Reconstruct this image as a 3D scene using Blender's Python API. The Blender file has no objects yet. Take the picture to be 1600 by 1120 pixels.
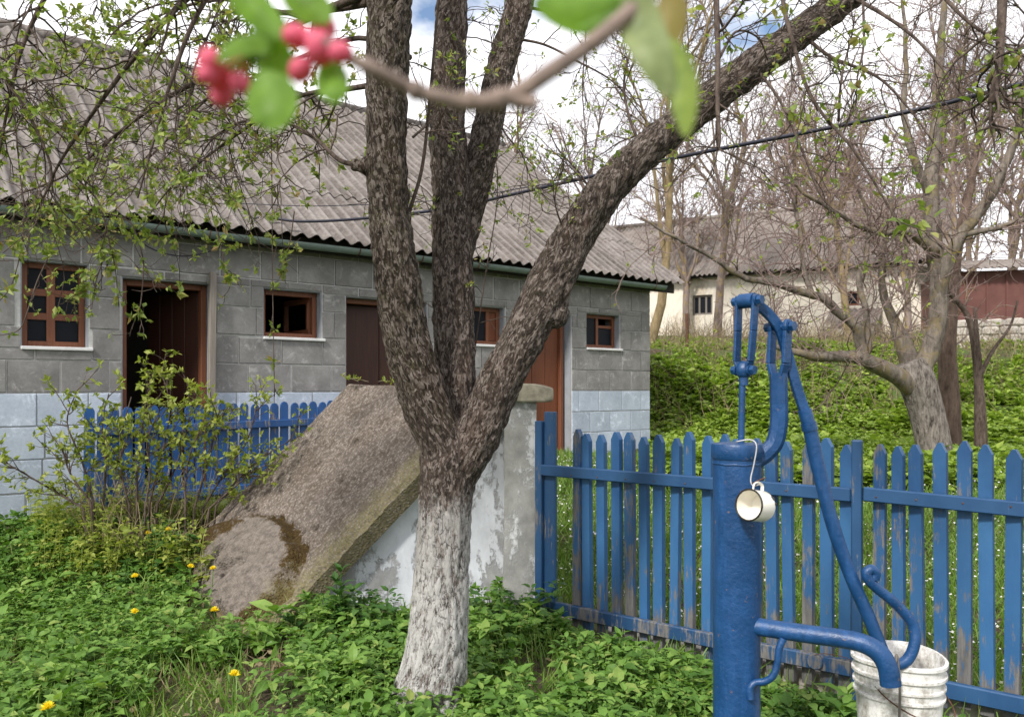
import bpy, bmesh, math, random
import numpy as np
from mathutils import Vector, Matrix, noise as mnoise

# ------------------------------------------------------------------ camera, sky, sun, exposure
scene = bpy.context.scene
F, HX, HY, EYE = 1250.0, 800.0, 605.0, 1.5        # focal length in photo pixels, principal column, horizon row, eye height

cam_data = bpy.data.cameras.new('camera')
cam = bpy.data.objects.new('camera', cam_data)
scene.collection.objects.link(cam)
cam.location = (0, 0, EYE)
cam.rotation_euler = (math.radians(90), 0, 0)
cam_data.sensor_width = 36.0
cam_data.lens = 36.0 * F / 1600.0
cam_data.shift_y = (HY - 560.0) / 1600.0
cam_data.clip_start = 0.05
cam_data.clip_end = 5000
cam_data.dof.use_dof = True
cam_data.dof.focus_distance = 4.2
cam_data.dof.aperture_fstop = cam_data.lens / 5.6
scene.camera = cam

SUN_DIR = Vector((-0.42, -0.66, 0.72)).normalized()      # from the scene towards the sun
world = bpy.data.worlds.new('World')
scene.world = world
world.use_nodes = True
wn, wl = world.node_tree.nodes, world.node_tree.links
wn.clear()
w_out = wn.new('ShaderNodeOutputWorld')
w_bg = wn.new('ShaderNodeBackground')
w_bg.inputs['Strength'].default_value = 0.095
w_sky = wn.new('ShaderNodeTexSky')
w_sky.sky_type = 'NISHITA'
w_sky.sun_disc = False
w_sky.sun_elevation = math.asin(SUN_DIR.z)
w_sky.sun_rotation = math.atan2(SUN_DIR.x, SUN_DIR.y)
w_tc = wn.new('ShaderNodeTexCoord')
w_map = wn.new('ShaderNodeMapping')
w_map.inputs['Scale'].default_value = (1.0, 1.0, 1.9)
w_map.inputs['Location'].default_value = (0.35, 0.1, 0.0)
w_noise = wn.new('ShaderNodeTexNoise')
w_noise.inputs['Scale'].default_value = 3.4
w_noise.inputs['Detail'].default_value = 7
w_noise.inputs['Roughness'].default_value = 0.55
w_ramp = wn.new('ShaderNodeValToRGB')
w_ramp.color_ramp.elements[0].position = 0.30
w_ramp.color_ramp.elements[1].position = 0.42
w_cl = wn.new('ShaderNodeTexNoise')
w_cl.inputs['Scale'].default_value = 5.0
w_cl.inputs['Detail'].default_value = 6
w_clr = wn.new('ShaderNodeValToRGB')
w_clr.color_ramp.elements[0].position = 0.30
w_clr.color_ramp.elements[0].color = (6.6, 6.7, 7.2, 1)
w_clr.color_ramp.elements[1].position = 0.60
w_clr.color_ramp.elements[1].color = (8.6, 8.5, 8.7, 1)
w_mix = wn.new('ShaderNodeMix')
w_mix.data_type = 'RGBA'
wl.new(w_tc.outputs['Generated'], w_map.inputs['Vector'])
wl.new(w_map.outputs[0], w_noise.inputs['Vector'])
wl.new(w_map.outputs[0], w_cl.inputs['Vector'])
wl.new(w_noise.outputs['Fac'], w_ramp.inputs[0])
wl.new(w_cl.outputs['Fac'], w_clr.inputs[0])
wl.new(w_ramp.outputs[0], w_mix.inputs['Factor'])
wl.new(w_sky.outputs[0], w_mix.inputs['A'])
wl.new(w_clr.outputs[0], w_mix.inputs['B'])
wl.new(w_mix.outputs['Result'], w_bg.inputs['Color'])
wl.new(w_bg.outputs[0], w_out.inputs['Surface'])

sun_data = bpy.data.lights.new('sun', 'SUN')
sun_data.energy = 2.4
sun_data.angle = math.radians(7)
sun_data.color = (1.0, 0.96, 0.9)
sun = bpy.data.objects.new('sun', sun_data)
scene.collection.objects.link(sun)
sun.rotation_euler = (-SUN_DIR).to_track_quat('-Z', 'Y').to_euler()
sun.location = (0, 0, 30)

scene.view_settings.view_transform = 'Standard'
scene.view_settings.look = 'None'
scene.view_settings.gamma = 1.0
scene.view_settings.use_curve_mapping = False
scene.view_settings.exposure = 0.95

# ------------------------------------------------------------------ helpers
COL = scene.collection
rng = np.random.default_rng(7)
random.seed(7)


def P(px, py, Y):
    """the place in the garden seen at a photo pixel, Y metres ahead of the camera"""
    return np.array(((px - HX) / F * Y, Y, EYE - (py - HY) / F * Y))


def smooth(a, b, x):
    t = np.clip((np.asarray(x, float) - a) / (b - a), 0, 1)
    return t * t * (3 - 2 * t)


FU = np.array((0.78, 0.625)) / math.hypot(0.78, 0.625)      # along the farm building's front, to the right
FN = np.array((-FU[1], FU[0]))                                # into the building
FR = np.array((2.064, 12.0))                                  # right front corner


def ground(x, y):
    x = np.asarray(x, float)
    y = np.asarray(y, float)
    z = 0.56 * smooth(4.8, 9.4, y)
    z = z + 0.11 * smooth(-0.9, -2.4, x) * smooth(4.9, 6.4, y)
    a = (x - FR[0]) * FU[0] + (y - FR[1]) * FU[1]
    z = z + 1.75 * smooth(11.2, 17.0, y) * smooth(0.2, 2.2, a) + 0.75 * smooth(17, 25, y) * smooth(0.2, 2.2, a)
    z = z + 0.03 * np.sin(1.7 * x + 0.6) * np.sin(1.3 * y + x * 0.5) * smooth(2, 4, y) + 0.02 * np.sin(4.1 * x) * np.sin(3.7 * y + 1)
    z = z - 0.13 * smooth(0.0, 1.7, x) * smooth(6.8, 4.6, y)
    z = z + 9 * smooth(45, 160, y)
    return z


def at_ground(px, py, h=0.0):
    """where the sight line of a photo pixel meets the ground (or a height h above it)"""
    Y = 2.0
    while Y < 60:
        p = P(px, py, Y)
        if p[2] <= ground(p[0], p[1]) + h:
            return np.array((p[0], p[1], float(ground(p[0], p[1]))))
        Y += 0.01
    return P(px, py, 60)


def link(o, parent=None):
    COL.objects.link(o)
    if parent is not None:
        o.parent = parent
    return o


def tag(o, label=None, cat=None, group=None, kind=None):
    if label:
        o['label'] = label
    if cat:
        o['category'] = cat
    if group:
        o['group'] = group
    if kind:
        o['kind'] = kind
    return o


def empty(name, loc=(0, 0, 0), rz=0.0):
    o = bpy.data.objects.new(name, None)
    o.empty_display_size = 0.1
    o.location = [float(v) for v in loc]
    o.rotation_euler = (0, 0, rz)
    return link(o)


class MB:
    """collects geometry for one mesh"""

    def __init__(self):
        self.v, self.f, self.n = [], [], 0

    def add(self, V, Fs):
        V = np.asarray(V, float).reshape(-1, 3)
        self.v.append(V)
        for f in Fs:
            self.f.append([int(i) + self.n for i in f])
        self.n += len(V)
        return self

    def addq(self, V, Q):
        """numpy faces"""
        V = np.asarray(V, float).reshape(-1, 3)
        self.v.append(V)
        self.f.extend((np.asarray(Q, int) + self.n).tolist())
        self.n += len(V)
        return self

    def box(self, lo, hi, M=None, ch=0.0):
        x0, y0, z0 = lo
        x1, y1, z1 = hi
        V = np.array([(x0, y0, z0), (x1, y0, z0), (x1, y1, z0), (x0, y1, z0), (x0, y0, z1), (x1, y0, z1), (x1, y1, z1), (x0, y1, z1)], float)
        if M is not None:
            V = V @ np.array(M.to_3x3()).T + np.array(M.translation)
        return self.add(V, [(0, 3, 2, 1), (4, 5, 6, 7), (0, 1, 5, 4), (1, 2, 6, 5), (2, 3, 7, 6), (3, 0, 4, 7)])

    def beam(self, a, b, w, h, up=(0, 0, 1)):
        a, b, up = Vector(a), Vector(b), Vector(up)
        t = (b - a).normalized()
        s = t.cross(up)
        if s.length < 1e-4:
            s = t.cross(Vector((1, 0, 0)))
        s.normalize()
        u = s.cross(t)
        V = []
        for c in (a, b):
            for i, j in ((-1, -1), (1, -1), (1, 1), (-1, 1)):
                V.append(c + s * (i * w / 2) + u * (j * h / 2))
        return self.add(V, [(0, 1, 2, 3), (4, 7, 6, 5), (0, 4, 5, 1), (1, 5, 6, 2), (2, 6, 7, 3), (3, 7, 4, 0)])

    def tube(self, pts, r, S=12, cap=True, phase=0.0, sq=None):
        pts = np.asarray(pts, float)
        K = len(pts)
        r = np.broadcast_to(np.asarray(r, float), (K,))
        T = np.gradient(pts, axis=0)
        T /= np.linalg.norm(T, axis=1)[:, None] + 1e-12
        ref = np.array((0, 0, 1.0)) if abs(T[0, 2]) < 0.9 else np.array((1.0, 0, 0))
        n = np.cross(T[0], ref)
        n /= np.linalg.norm(n)
        ang = np.arange(S) / S * 2 * np.pi + phase
        V = np.zeros((K, S, 3))
        for k in range(K):
            n = n - T[k] * np.dot(n, T[k])
            n /= np.linalg.norm(n) + 1e-12
            b = np.cross(T[k], n)
            V[k] = pts[k] + r[k] * (np.cos(ang)[:, None] * n * (1 if sq is None else sq[0]) + np.sin(ang)[:, None] * b * (1 if sq is None else sq[1]))
        Q = []
        for k in range(K - 1):
            for s in range(S):
                s2 = (s + 1) % S
                Q.append((k * S + s, k * S + s2, (k + 1) * S + s2, (k + 1) * S + s))
        if cap:
            Q.append(tuple(range(S - 1, -1, -1)))
            Q.append(tuple((K - 1) * S + s for s in range(S)))
        return self.add(V.reshape(-1, 3), Q)

    def lathe(self, prof, S=32, M=None, cap=False):
        """prof: (radius, height) from one end to the other"""
        prof = np.asarray(prof, float)
        ang = np.arange(S) / S * 2 * np.pi
        V = np.stack([prof[:, 0:1] * np.cos(ang), prof[:, 0:1] * np.sin(ang), np.repeat(prof[:, 1:2], S, 1)], -1).reshape(-1, 3)
        if M is not None:
            V = V @ np.array(M.to_3x3()).T + np.array(M.translation)
        K = len(prof)
        Q = [(k * S + s, k * S + (s + 1) % S, (k + 1) * S + (s + 1) % S, (k + 1) * S + s) for k in range(K - 1) for s in range(S)]
        if cap:
            Q.append(tuple(range(S - 1, -1, -1)))
            Q.append(tuple((K - 1) * S + s for s in range(S)))
        return self.add(V, Q)

    def ball(self, c, r, S=10, R=7, sc=(1, 1, 1), M=None):
        th = np.linspace(0, np.pi, R)
        ang = np.arange(S) / S * 2 * np.pi
        V = np.stack([np.outer(np.sin(th), np.cos(ang)), np.outer(np.sin(th), np.sin(ang)), np.outer(np.cos(th), np.ones(S))], -1).reshape(-1, 3) * r * np.array(sc)
        if M is not None:
            V = V @ np.array(M.to_3x3()).T
        V = V + np.array(c)
        Q = [(k * S + s, (k + 1) * S + s, (k + 1) * S + (s + 1) % S, k * S + (s + 1) % S) for k in range(R - 1) for s in range(S)]
        return self.add(V, Q)

    def mesh(self, name, mat, sm=False):
        me = bpy.data.meshes.new(name)
        V = np.concatenate(self.v) if self.v else np.zeros((0, 3))
        lens = np.array([len(f) for f in self.f], np.int32)
        flat = np.array([i for f in self.f for i in f], np.int32)
        me.vertices.add(len(V))
        me.vertices.foreach_set('co', V.astype(np.float32).ravel())
        me.loops.add(len(flat))
        me.loops.foreach_set('vertex_index', flat)
        me.polygons.add(len(lens))
        st = np.zeros(len(lens), np.int32)
        st[1:] = np.cumsum(lens)[:-1]
        me.polygons.foreach_set('loop_start', st)
        me.polygons.foreach_set('loop_total', lens)
        me.polygons.foreach_set('use_smooth', np.full(len(lens), bool(sm)))
        me.update(calc_edges=True)
        me.validate()
        if mat is not None:
            me.materials.append(mat)
        return me

    def build(self, name, mat, parent=None, sm=False):
        return link(bpy.data.objects.new(name, self.mesh(name, mat, sm)), parent)


def autosmooth(o, deg=40):
    """smooth faces, sharp where two faces meet at more than deg"""
    me = o.data
    bm = bmesh.new()
    bm.from_mesh(me)
    bmesh.ops.remove_doubles(bm, verts=bm.verts, dist=1e-5)
    bmesh.ops.recalc_face_normals(bm, faces=bm.faces)
    for f in bm.faces:
        f.smooth = True
    for e in bm.edges:
        if len(e.link_faces) == 2 and e.calc_face_angle(0) > math.radians(deg):
            e.smooth = False
    bm.to_mesh(me)
    bm.free()
    return o


def bevel(o, w=0.004, seg=1, deg=30):
    me = o.data
    bm = bmesh.new()
    bm.from_mesh(me)
    bmesh.ops.remove_doubles(bm, verts=bm.verts, dist=1e-5)
    bmesh.ops.recalc_face_normals(bm, faces=bm.faces)
    ed = [e for e in bm.edges if len(e.link_faces) == 2 and e.calc_face_angle(0) > math.radians(deg)]
    bmesh.ops.bevel(bm, geom=ed, offset=w, segments=seg, affect='EDGES', profile=0.5, clamp_overlap=True)
    bm.to_mesh(me)
    bm.free()
    return o


# growth of twigs, many at a time
def unit(v):
    return v / (np.linalg.norm(v, axis=-1, keepdims=True) + 1e-12)


def grow(S, D, L, K, wig, grav=0.0):
    """S, D: N x 3 starts and directions; L: N lengths; returns N x K x 3 points"""
    N = len(S)
    L = np.broadcast_to(np.asarray(L, float), (N,))
    g = np.broadcast_to(np.asarray(grav, float), (N,))
    pts = [np.array(S, float)]
    d = unit(np.array(D, float))
    for k in range(K - 1):
        d = d + rng.normal(0, wig, (N, 3))
        d[:, 2] += g
        d = unit(d)
        pts.append(pts[-1] + d * (L / (K - 1))[:, None])
    return np.stack(pts, 1)


def sprout(Pts, m, t0, t1, ang, ang_sd=0.2, ends=False):
    """m children on each polyline: starts, directions, parent index, place along parent"""
    N, K, _ = Pts.shape
    idx = np.repeat(np.arange(N), m)
    t = rng.uniform(t0, t1, N * m)
    x = t * (K - 1)
    i = np.minimum(x.astype(int), K - 2)
    fr = (x - i)[:, None]
    S = Pts[idx, i] * (1 - fr) + Pts[idx, i + 1] * fr
    T = unit(Pts[idx, i + 1] - Pts[idx, i])
    r = unit(np.cross(T, rng.normal(0, 1, T.shape)))
    a = np.clip(rng.normal(ang, ang_sd, len(T)), 0.1, 2.6)[:, None]
    return S, T * np.cos(a) + r * np.sin(a), idx, t


def tubes(mb, Pts, R0, R1, S=4):
    """N polylines at once, tapering from R0 to R1"""
    N, K, _ = Pts.shape
    T = np.zeros_like(Pts)
    T[:, 1:-1] = Pts[:, 2:] - Pts[:, :-2]
    T[:, 0] = Pts[:, 1] - Pts[:, 0]
    T[:, -1] = Pts[:, -1] - Pts[:, -2]
    T = unit(T)
    mean = unit(Pts[:, -1] - Pts[:, 0])
    ref = np.where(np.abs(mean[:, 2:3]) < 0.8, np.array([[0, 0, 1.0]]), np.array([[1.0, 0, 0]]))
    n = unit(np.cross(T, ref[:, None, :]))
    b = np.cross(T, n)
    R = (np.broadcast_to(np.asarray(R0, float), (N,))[:, None] * (1 - np.linspace(0, 1, K)) + np.broadcast_to(np.asarray(R1, float), (N,))[:, None] * np.linspace(0, 1, K))
    ang = np.arange(S) / S * 2 * np.pi
    V = Pts[:, :, None, :] + R[:, :, None, None] * (np.cos(ang)[:, None] * n[:, :, None, :] + np.sin(ang)[:, None] * b[:, :, None, :])
    base = (np.arange(N) * K * S)[:, None, None] + (np.arange(K - 1) * S)[None, :, None]
    s = np.arange(S)
    s2 = (s + 1) % S
    Q = np.stack([base + s, base + s2, base + S + s2, base + S + s], -1).reshape(-1, 4)
    mb.addq(V.reshape(-1, 3), Q)


LEAF5 = (np.array([(0, 0, 0), (.42, .27, .05), (.42, -.27, .05), (.45, 0, -.03), (1, 0, -.06)]), [(0, 3, 1), (0, 2, 3), (1, 3, 4), (3, 2, 4)])
LEAF9 = (np.array([(0, 0, 0), (.22, .20, .05), (.58, .22, .05), (.22, -.20, .05), (.58, -.22, .05), (.25, 0, .0), (.6, 0, -.02), (1, 0, -.14)]),
         [(0, 5, 1), (0, 3, 5), (1, 5, 6, 2), (5, 3, 4, 6), (2, 6, 7), (6, 4, 7)])


def leaves(mb, C, D, size, tmpl=LEAF5, up=None, wide=1.0, curl=0.0):
    """leaf blades from points C along D"""
    V0, F0 = tmpl
    M = len(C)
    if M == 0:
        return
    D = unit(np.asarray(D, float))
    u = rng.normal(0, 1, (M, 3)) * 0.6 + np.array((0, 0, 1.0)) if up is None else up
    s = unit(np.cross(u, D))
    w = np.cross(D, s)
    size = np.broadcast_to(np.asarray(size, float), (M,))
    L = V0[None] * np.array((1, wide, 1)) * size[:, None, None]
    if curl:
        L[..., 2] -= curl * L[..., 0] ** 2 / size[:, None]
    V = C[:, None] + L[..., 0:1] * D[:, None] + L[..., 1:2] * s[:, None] + L[..., 2:3] * w[:, None]
    n = len(V0)
    V = V.reshape(-1, 3)
    tri = [f for f in F0 if len(f) == 3]
    quad = [f for f in F0 if len(f) == 4]
    off = (np.arange(M) * n)[:, None, None]
    base = mb.n
    mb.v.append(V)
    if tri:
        mb.f.extend((np.array(tri)[None] + off + base).reshape(-1, 3).tolist())
    if quad:
        mb.f.extend((np.array(quad)[None] + off + base).reshape(-1, 4).tolist())
    mb.n += len(V)


def catmull(pts, n=8):
    pts = np.asarray(pts, float)
    p = np.concatenate([[2 * pts[0] - pts[1]], pts, [2 * pts[-1] - pts[-2]]])
    out = []
    for i in range(1, len(p) - 2):
        t = np.linspace(0, 1, n, endpoint=False)[:, None]
        a, b, c, d = p[i - 1], p[i], p[i + 1], p[i + 2]
        out.append(0.5 * (2 * b + (c - a) * t + (2 * a - 5 * b + 4 * c - d) * t ** 2 + (3 * b - a - 3 * c + d) * t ** 3))
    out.append(p[-2:-1])
    return np.concatenate(out)


# ------------------------------------------------------------------ materials
class NT:
    def __init__(self, name, rough=0.8, spec=0.3):
        self.m = bpy.data.materials.new(name)
        self.m.use_nodes = True
        self.t = self.m.node_tree
        self.b = self.t.nodes['Principled BSDF']
        self.b.inputs['Roughness'].default_value = rough
        self.b.inputs['Specular IOR Level'].default_value = spec
        self._tc = None

    def new(self, k, **kw):
        n = self.t.nodes.new(k)
        for a, b in kw.items():
            if a in n.inputs:
                n.inputs[a].default_value = b
            else:
                setattr(n, a, b)
        return n

    def L(self, a, b):
        self.t.links.new(a, b)

    def tc(self, which='Object'):
        if self._tc is None:
            self._tc = self.new('ShaderNodeTexCoord')
        return self._tc.outputs[which]

    def vec(self, scale=(1, 1, 1), src=None, rand=False):
        m = self.new('ShaderNodeMapping')
        m.inputs['Scale'].default_value = scale
        self.L(src if src is not None else self.tc(), m.inputs['Vector'])
        if rand:
            oi = self.new('ShaderNodeObjectInfo')
            mul = self.new('ShaderNodeVectorMath', operation='MULTIPLY')
            comb = self.new('ShaderNodeCombineXYZ')
            for i in range(3):
                self.L(oi.outputs['Random'], comb.inputs[i])
            mul.inputs[1].default_value = (37.0, 91.0, 53.0)
            self.L(comb.outputs[0], mul.inputs[0])
            self.L(mul.outputs[0], m.inputs['Location'])
        return m.outputs[0]

    def noise(self, scale, detail=5, rough=0.6, vec=None, dist=0.0):
        n = self.new('ShaderNodeTexNoise')
        n.inputs['Scale'].default_value = scale
        n.inputs['Detail'].default_value = detail
        n.inputs['Roughness'].default_value = rough
        n.inputs['Distortion'].default_value = dist
        self.L(vec if vec is not None else self.tc(), n.inputs['Vector'])
        return n.outputs['Fac']

    def voronoi(self, scale, vec=None, feature='F1', out='Distance', randomness=1.0):
        n = self.new('ShaderNodeTexVoronoi')
        n.feature = feature
        n.inputs['Scale'].default_value = scale
        n.inputs['Randomness'].default_value = randomness
        self.L(vec if vec is not None else self.tc(), n.inputs['Vector'])
        return n.outputs[out]

    def ramp(self, fac, stops, interp='LINEAR'):
        r = self.new('ShaderNodeValToRGB')
        r.color_ramp.interpolation = interp
        e = r.color_ramp.elements
        while len(e) < len(stops):
            e.new(0.5)
        for i, (p, c) in enumerate(stops):
            e[i].position = p
            e[i].color = (c, c, c, 1) if isinstance(c, (int, float)) else (*c, 1)
        self.L(fac, r.inputs[0])
        return r.outputs[0]

    def mix(self, fac, a, b, mode='MIX'):
        m = self.new('ShaderNodeMix')
        m.data_type = 'RGBA'
        m.blend_type = mode
        for k, v in (('Factor', fac), ('A', a), ('B', b)):
            if isinstance(v, (int, float)):
                m.inputs[k].default_value = v if k == 'Factor' else (v, v, v, 1)
            elif isinstance(v, tuple):
                m.inputs[k].default_value = (*v, 1)
            else:
                self.L(v, m.inputs[k])
        return m.outputs['Result']

    def math(self, op, a, b=0.0, c=0.0):
        m = self.new('ShaderNodeMath', operation=op)
        for i, v in enumerate((a, b, c)):
            if isinstance(v, (int, float)):
                m.inputs[i].default_value = v
            else:
                self.L(v, m.inputs[i])
        return m.outputs[0]

    def xyz(self, src=None):
        s = self.new('ShaderNodeSeparateXYZ')
        self.L(src if src is not None else self.tc(), s.inputs[0])
        return s.outputs

    def col(self, c):
        if isinstance(c, tuple):
            self.b.inputs['Base Color'].default_value = (*c, 1)
        else:
            self.L(c, self.b.inputs['Base Color'])

    def rough(self, r):
        self.L(r, self.b.inputs['Roughness'])

    def bump(self, h, strength=0.5, dist=0.01, prev=None):
        b = self.new('ShaderNodeBump')
        b.inputs['Strength'].default_value = strength
        b.inputs['Distance'].default_value = dist
        self.L(h, b.inputs['Height'])
        if prev is not None:
            self.L(prev, b.inputs['Normal'])
        self.L(b.outputs[0], self.b.inputs['Normal'])
        return b.outputs[0]

    def rand(self):
        return self.new('ShaderNodeObjectInfo').outputs['Random']

    def island(self):
        return self.new('ShaderNodeNewGeometry').outputs['Random Per Island']

    def pos(self):
        return self.new('ShaderNodeNewGeometry').outputs['Position']


def plain(name, c, rough=0.7, var=0.25, scale=12, bump=0.15, spec=0.3, metal=0.0):
    n = NT(name, rough, spec)
    f = n.noise(scale, 6, 0.65)
    lo = tuple(v * (1 - var) for v in c)
    hi = tuple(min(1, v * (1 + var)) for v in c)
    n.col(n.ramp(f, [(0.3, lo), (0.7, hi)]))
    n.b.inputs['Metallic'].default_value = metal
    if bump:
        n.bump(n.noise(scale * 4, 4), bump, 0.004)
    return n.m


def leaf_mat(name, stops, trans=0.35, rough=0.5, patch=0.0, veins=0.0):
    """leaf blades: each blade its own tint, some light passing through"""
    n = NT(name, rough, 0.35)
    c = n.ramp(n.island(), stops)
    if veins:
        c = n.mix(n.ramp(n.noise(veins, 4, 0.6, n.pos()), [(0.35, 0.0), (0.65, 0.8)]), c, n.mix(1.0, c, (0.5, 0.55, 0.5), 'MULTIPLY'))
    if patch:
        c = n.mix(n.ramp(n.noise(patch, 3, 0.5, n.pos()), [(0.35, 0.0), (0.65, 0.55)]), c, n.mix(1.0, c, (0.72, 0.80, 0.62), 'MULTIPLY'))
    n.col(c)
    tr = n.new('ShaderNodeBsdfTranslucent')
    n.L(n.mix(1.0, c, (1.25, 1.35, 0.6), 'MULTIPLY'), tr.inputs['Color'])
    ms = n.new('ShaderNodeMixShader')
    ms.inputs[0].default_value = trans
    n.L(n.b.outputs[0], ms.inputs[1])
    n.L(tr.outputs[0], ms.inputs[2])
    n.L(ms.outputs[0], n.t.nodes['Material Output'].inputs['Surface'])
    return n.m


def mat_soil():
    n = NT('soil', 0.95, 0.1)
    p = n.pos()
    a = n.noise(1.3, 6, 0.6, p)
    b = n.noise(26, 5, 0.7, p)
    c = n.mix(n.ramp(b, [(0.35, 0.0), (0.7, 1.0)]), (0.045, 0.034, 0.024), (0.12, 0.094, 0.066))
    g = n.mix(n.ramp(b, [(0.3, 0.0), (0.7, 1.0)]), (0.05, 0.085, 0.018), (0.10, 0.15, 0.04))
    n.col(n.mix(n.ramp(a, [(0.42, 0.0), (0.58, 1.0)]), c, g))
    n.bump(b, 0.8, 0.03)
    return n.m


def mat_bark():
    """old apple bark in plates along each limb, lichen on the upper parts, whitewash brushed on the foot of the trunk"""
    n = NT('apple_bark', 0.92, 0.15)
    at = n.new('ShaderNodeAttribute')
    at.attribute_name = 'barkco'
    v = at.outputs['Vector']
    dv = n.new('ShaderNodeTexNoise', noise_dimensions='3D')
    dv.inputs['Scale'].default_value = 38
    dv.inputs['Detail'].default_value = 4
    n.L(v, dv.inputs['Vector'])
    vs = n.new('ShaderNodeVectorMath', operation='MULTIPLY_ADD')
    n.L(dv.outputs['Color'], vs.inputs[0])
    vs.inputs[1].default_value = (0.05, 0.05, 0.05)
    n.L(v, vs.inputs[2])
    cr = n.voronoi(46, vs.outputs[0], 'DISTANCE_TO_EDGE')
    fine = n.noise(95, 7, 0.8, v)
    big = n.noise(9, 5, 0.6, v)
    c = n.ramp(fine, [(0.33, (0.030, 0.021, 0.017)), (0.46, (0.095, 0.070, 0.056)), (0.58, (0.20, 0.155, 0.13)), (0.72, (0.36, 0.30, 0.265))])
    c = n.mix(n.ramp(big, [(0.50, 0.0), (0.66, 0.7)]), c, (0.125, 0.072, 0.048))
    lm = n.math('MULTIPLY', n.ramp(n.noise(16, 6, 0.7, n.pos()), [(0.50, 0.0), (0.60, 1.0)]), n.ramp(n.noise(90, 3, 0.6, n.pos()), [(0.42, 0.0), (0.56, 1.0)]))
    at2 = n.new('ShaderNodeAttribute')
    at2.attribute_name = 'lichen'
    lm = n.math('MULTIPLY', lm, at2.outputs['Fac'])
    c = n.mix(n.math('MULTIPLY', at2.outputs['Fac'], 0.75), c, n.mix(1.0, c, (0.50, 0.52, 0.40), 'MULTIPLY'))
    c = n.mix(n.math('MULTIPLY', lm, 0.75), c, (0.20, 0.19, 0.085))
    cell = n.xyz(n.voronoi(120, vs.outputs[0], 'F1', 'Color'))[0]
    cell = n.math('ADD', n.math('MULTIPLY', cell, 0.34), n.math('MULTIPLY', n.noise(46, 6, 0.78, v), 0.66))
    fl = n.ramp(cell, [(0.38, (0.013, 0.010, 0.009)), (0.46, (0.070, 0.050, 0.041)), (0.54, (0.17, 0.13, 0.11)), (0.66, (0.42, 0.35, 0.31))])
    c = n.mix(0.6, c, fl)
    c = n.mix(1.0, c, (0.84, 0.86, 0.87), 'MULTIPLY')
    crm = n.math('MULTIPLY', n.ramp(cr, [(0.0, 0.8), (0.07, 0.0)]), n.ramp(n.noise(24, 3, 0.6, v), [(0.38, 0.0), (0.58, 1.0)]))
    c = n.mix(crm, c, (0.018, 0.013, 0.011))
    z = n.xyz(n.pos())[2]
    wav = n.math('ADD', z, n.math('MULTIPLY_ADD', big, 0.34, -0.17))
    wav = n.math('ADD', wav, n.math('MULTIPLY_ADD', fine, 0.5, -0.25))
    ww = n.ramp(wav, [(0.40, 1.0), (0.90, 0.6), (1.12, 0.0)])
    rel = n.new('ShaderNodeAttribute')
    rel.attribute_name = 'relief'
    cover = n.ramp(n.math('ADD', n.math('MULTIPLY', n.noise(130, 6, 0.75, n.vec((1, 1, 1), v)), 0.75), n.math('MULTIPLY', rel.outputs['Fac'], 0.35)), [(0.40, 0.08), (0.54, 1.0)])
    cover = n.math('MULTIPLY', cover, n.math('SUBTRACT', 1.0, n.math('MULTIPLY', crm, 1.1)))
    paint = n.mix(n.noise(30, 5, 0.7, v), (0.40, 0.385, 0.36), (0.74, 0.73, 0.71))
    n.col(n.mix(n.math('MULTIPLY', ww, cover), c, paint))
    h = n.math('SUBTRACT', n.math('MULTIPLY', fine, 1.5), n.math('MULTIPLY', crm, 0.6))
    n.bump(h, 0.9, 0.014)
    return n.m


def mat_bark2(name, dark, light, scale=20, lichen=None, wash=None):
    n = NT(name, 0.9, 0.15)
    p = n.pos()
    v = n.vec((1, 1, 0.3), p)
    f = n.noise(scale, 6, 0.75, v)
    c = n.ramp(f, [(0.34, dark), (0.64, light)])
    if lichen:
        c = n.mix(n.ramp(n.noise(6, 5, 0.7, p), [(0.5, 0.0), (0.62, 0.85)]), c, lichen)
    if wash:
        z = n.xyz(p)[2]
        c = n.mix(n.math('MULTIPLY', n.ramp(n.math('MULTIPLY_ADD', f, 0.5, n.math('MULTIPLY', z, 0.5)), [(wash - 0.12, 0.8), (wash + 0.1, 0.0)]), n.ramp(f, [(0.40, 0.0), (0.52, 1.0)])), c, (0.36, 0.335, 0.30))
    n.col(c)
    n.bump(f, 0.8, 0.03)
    return n.m


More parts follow.
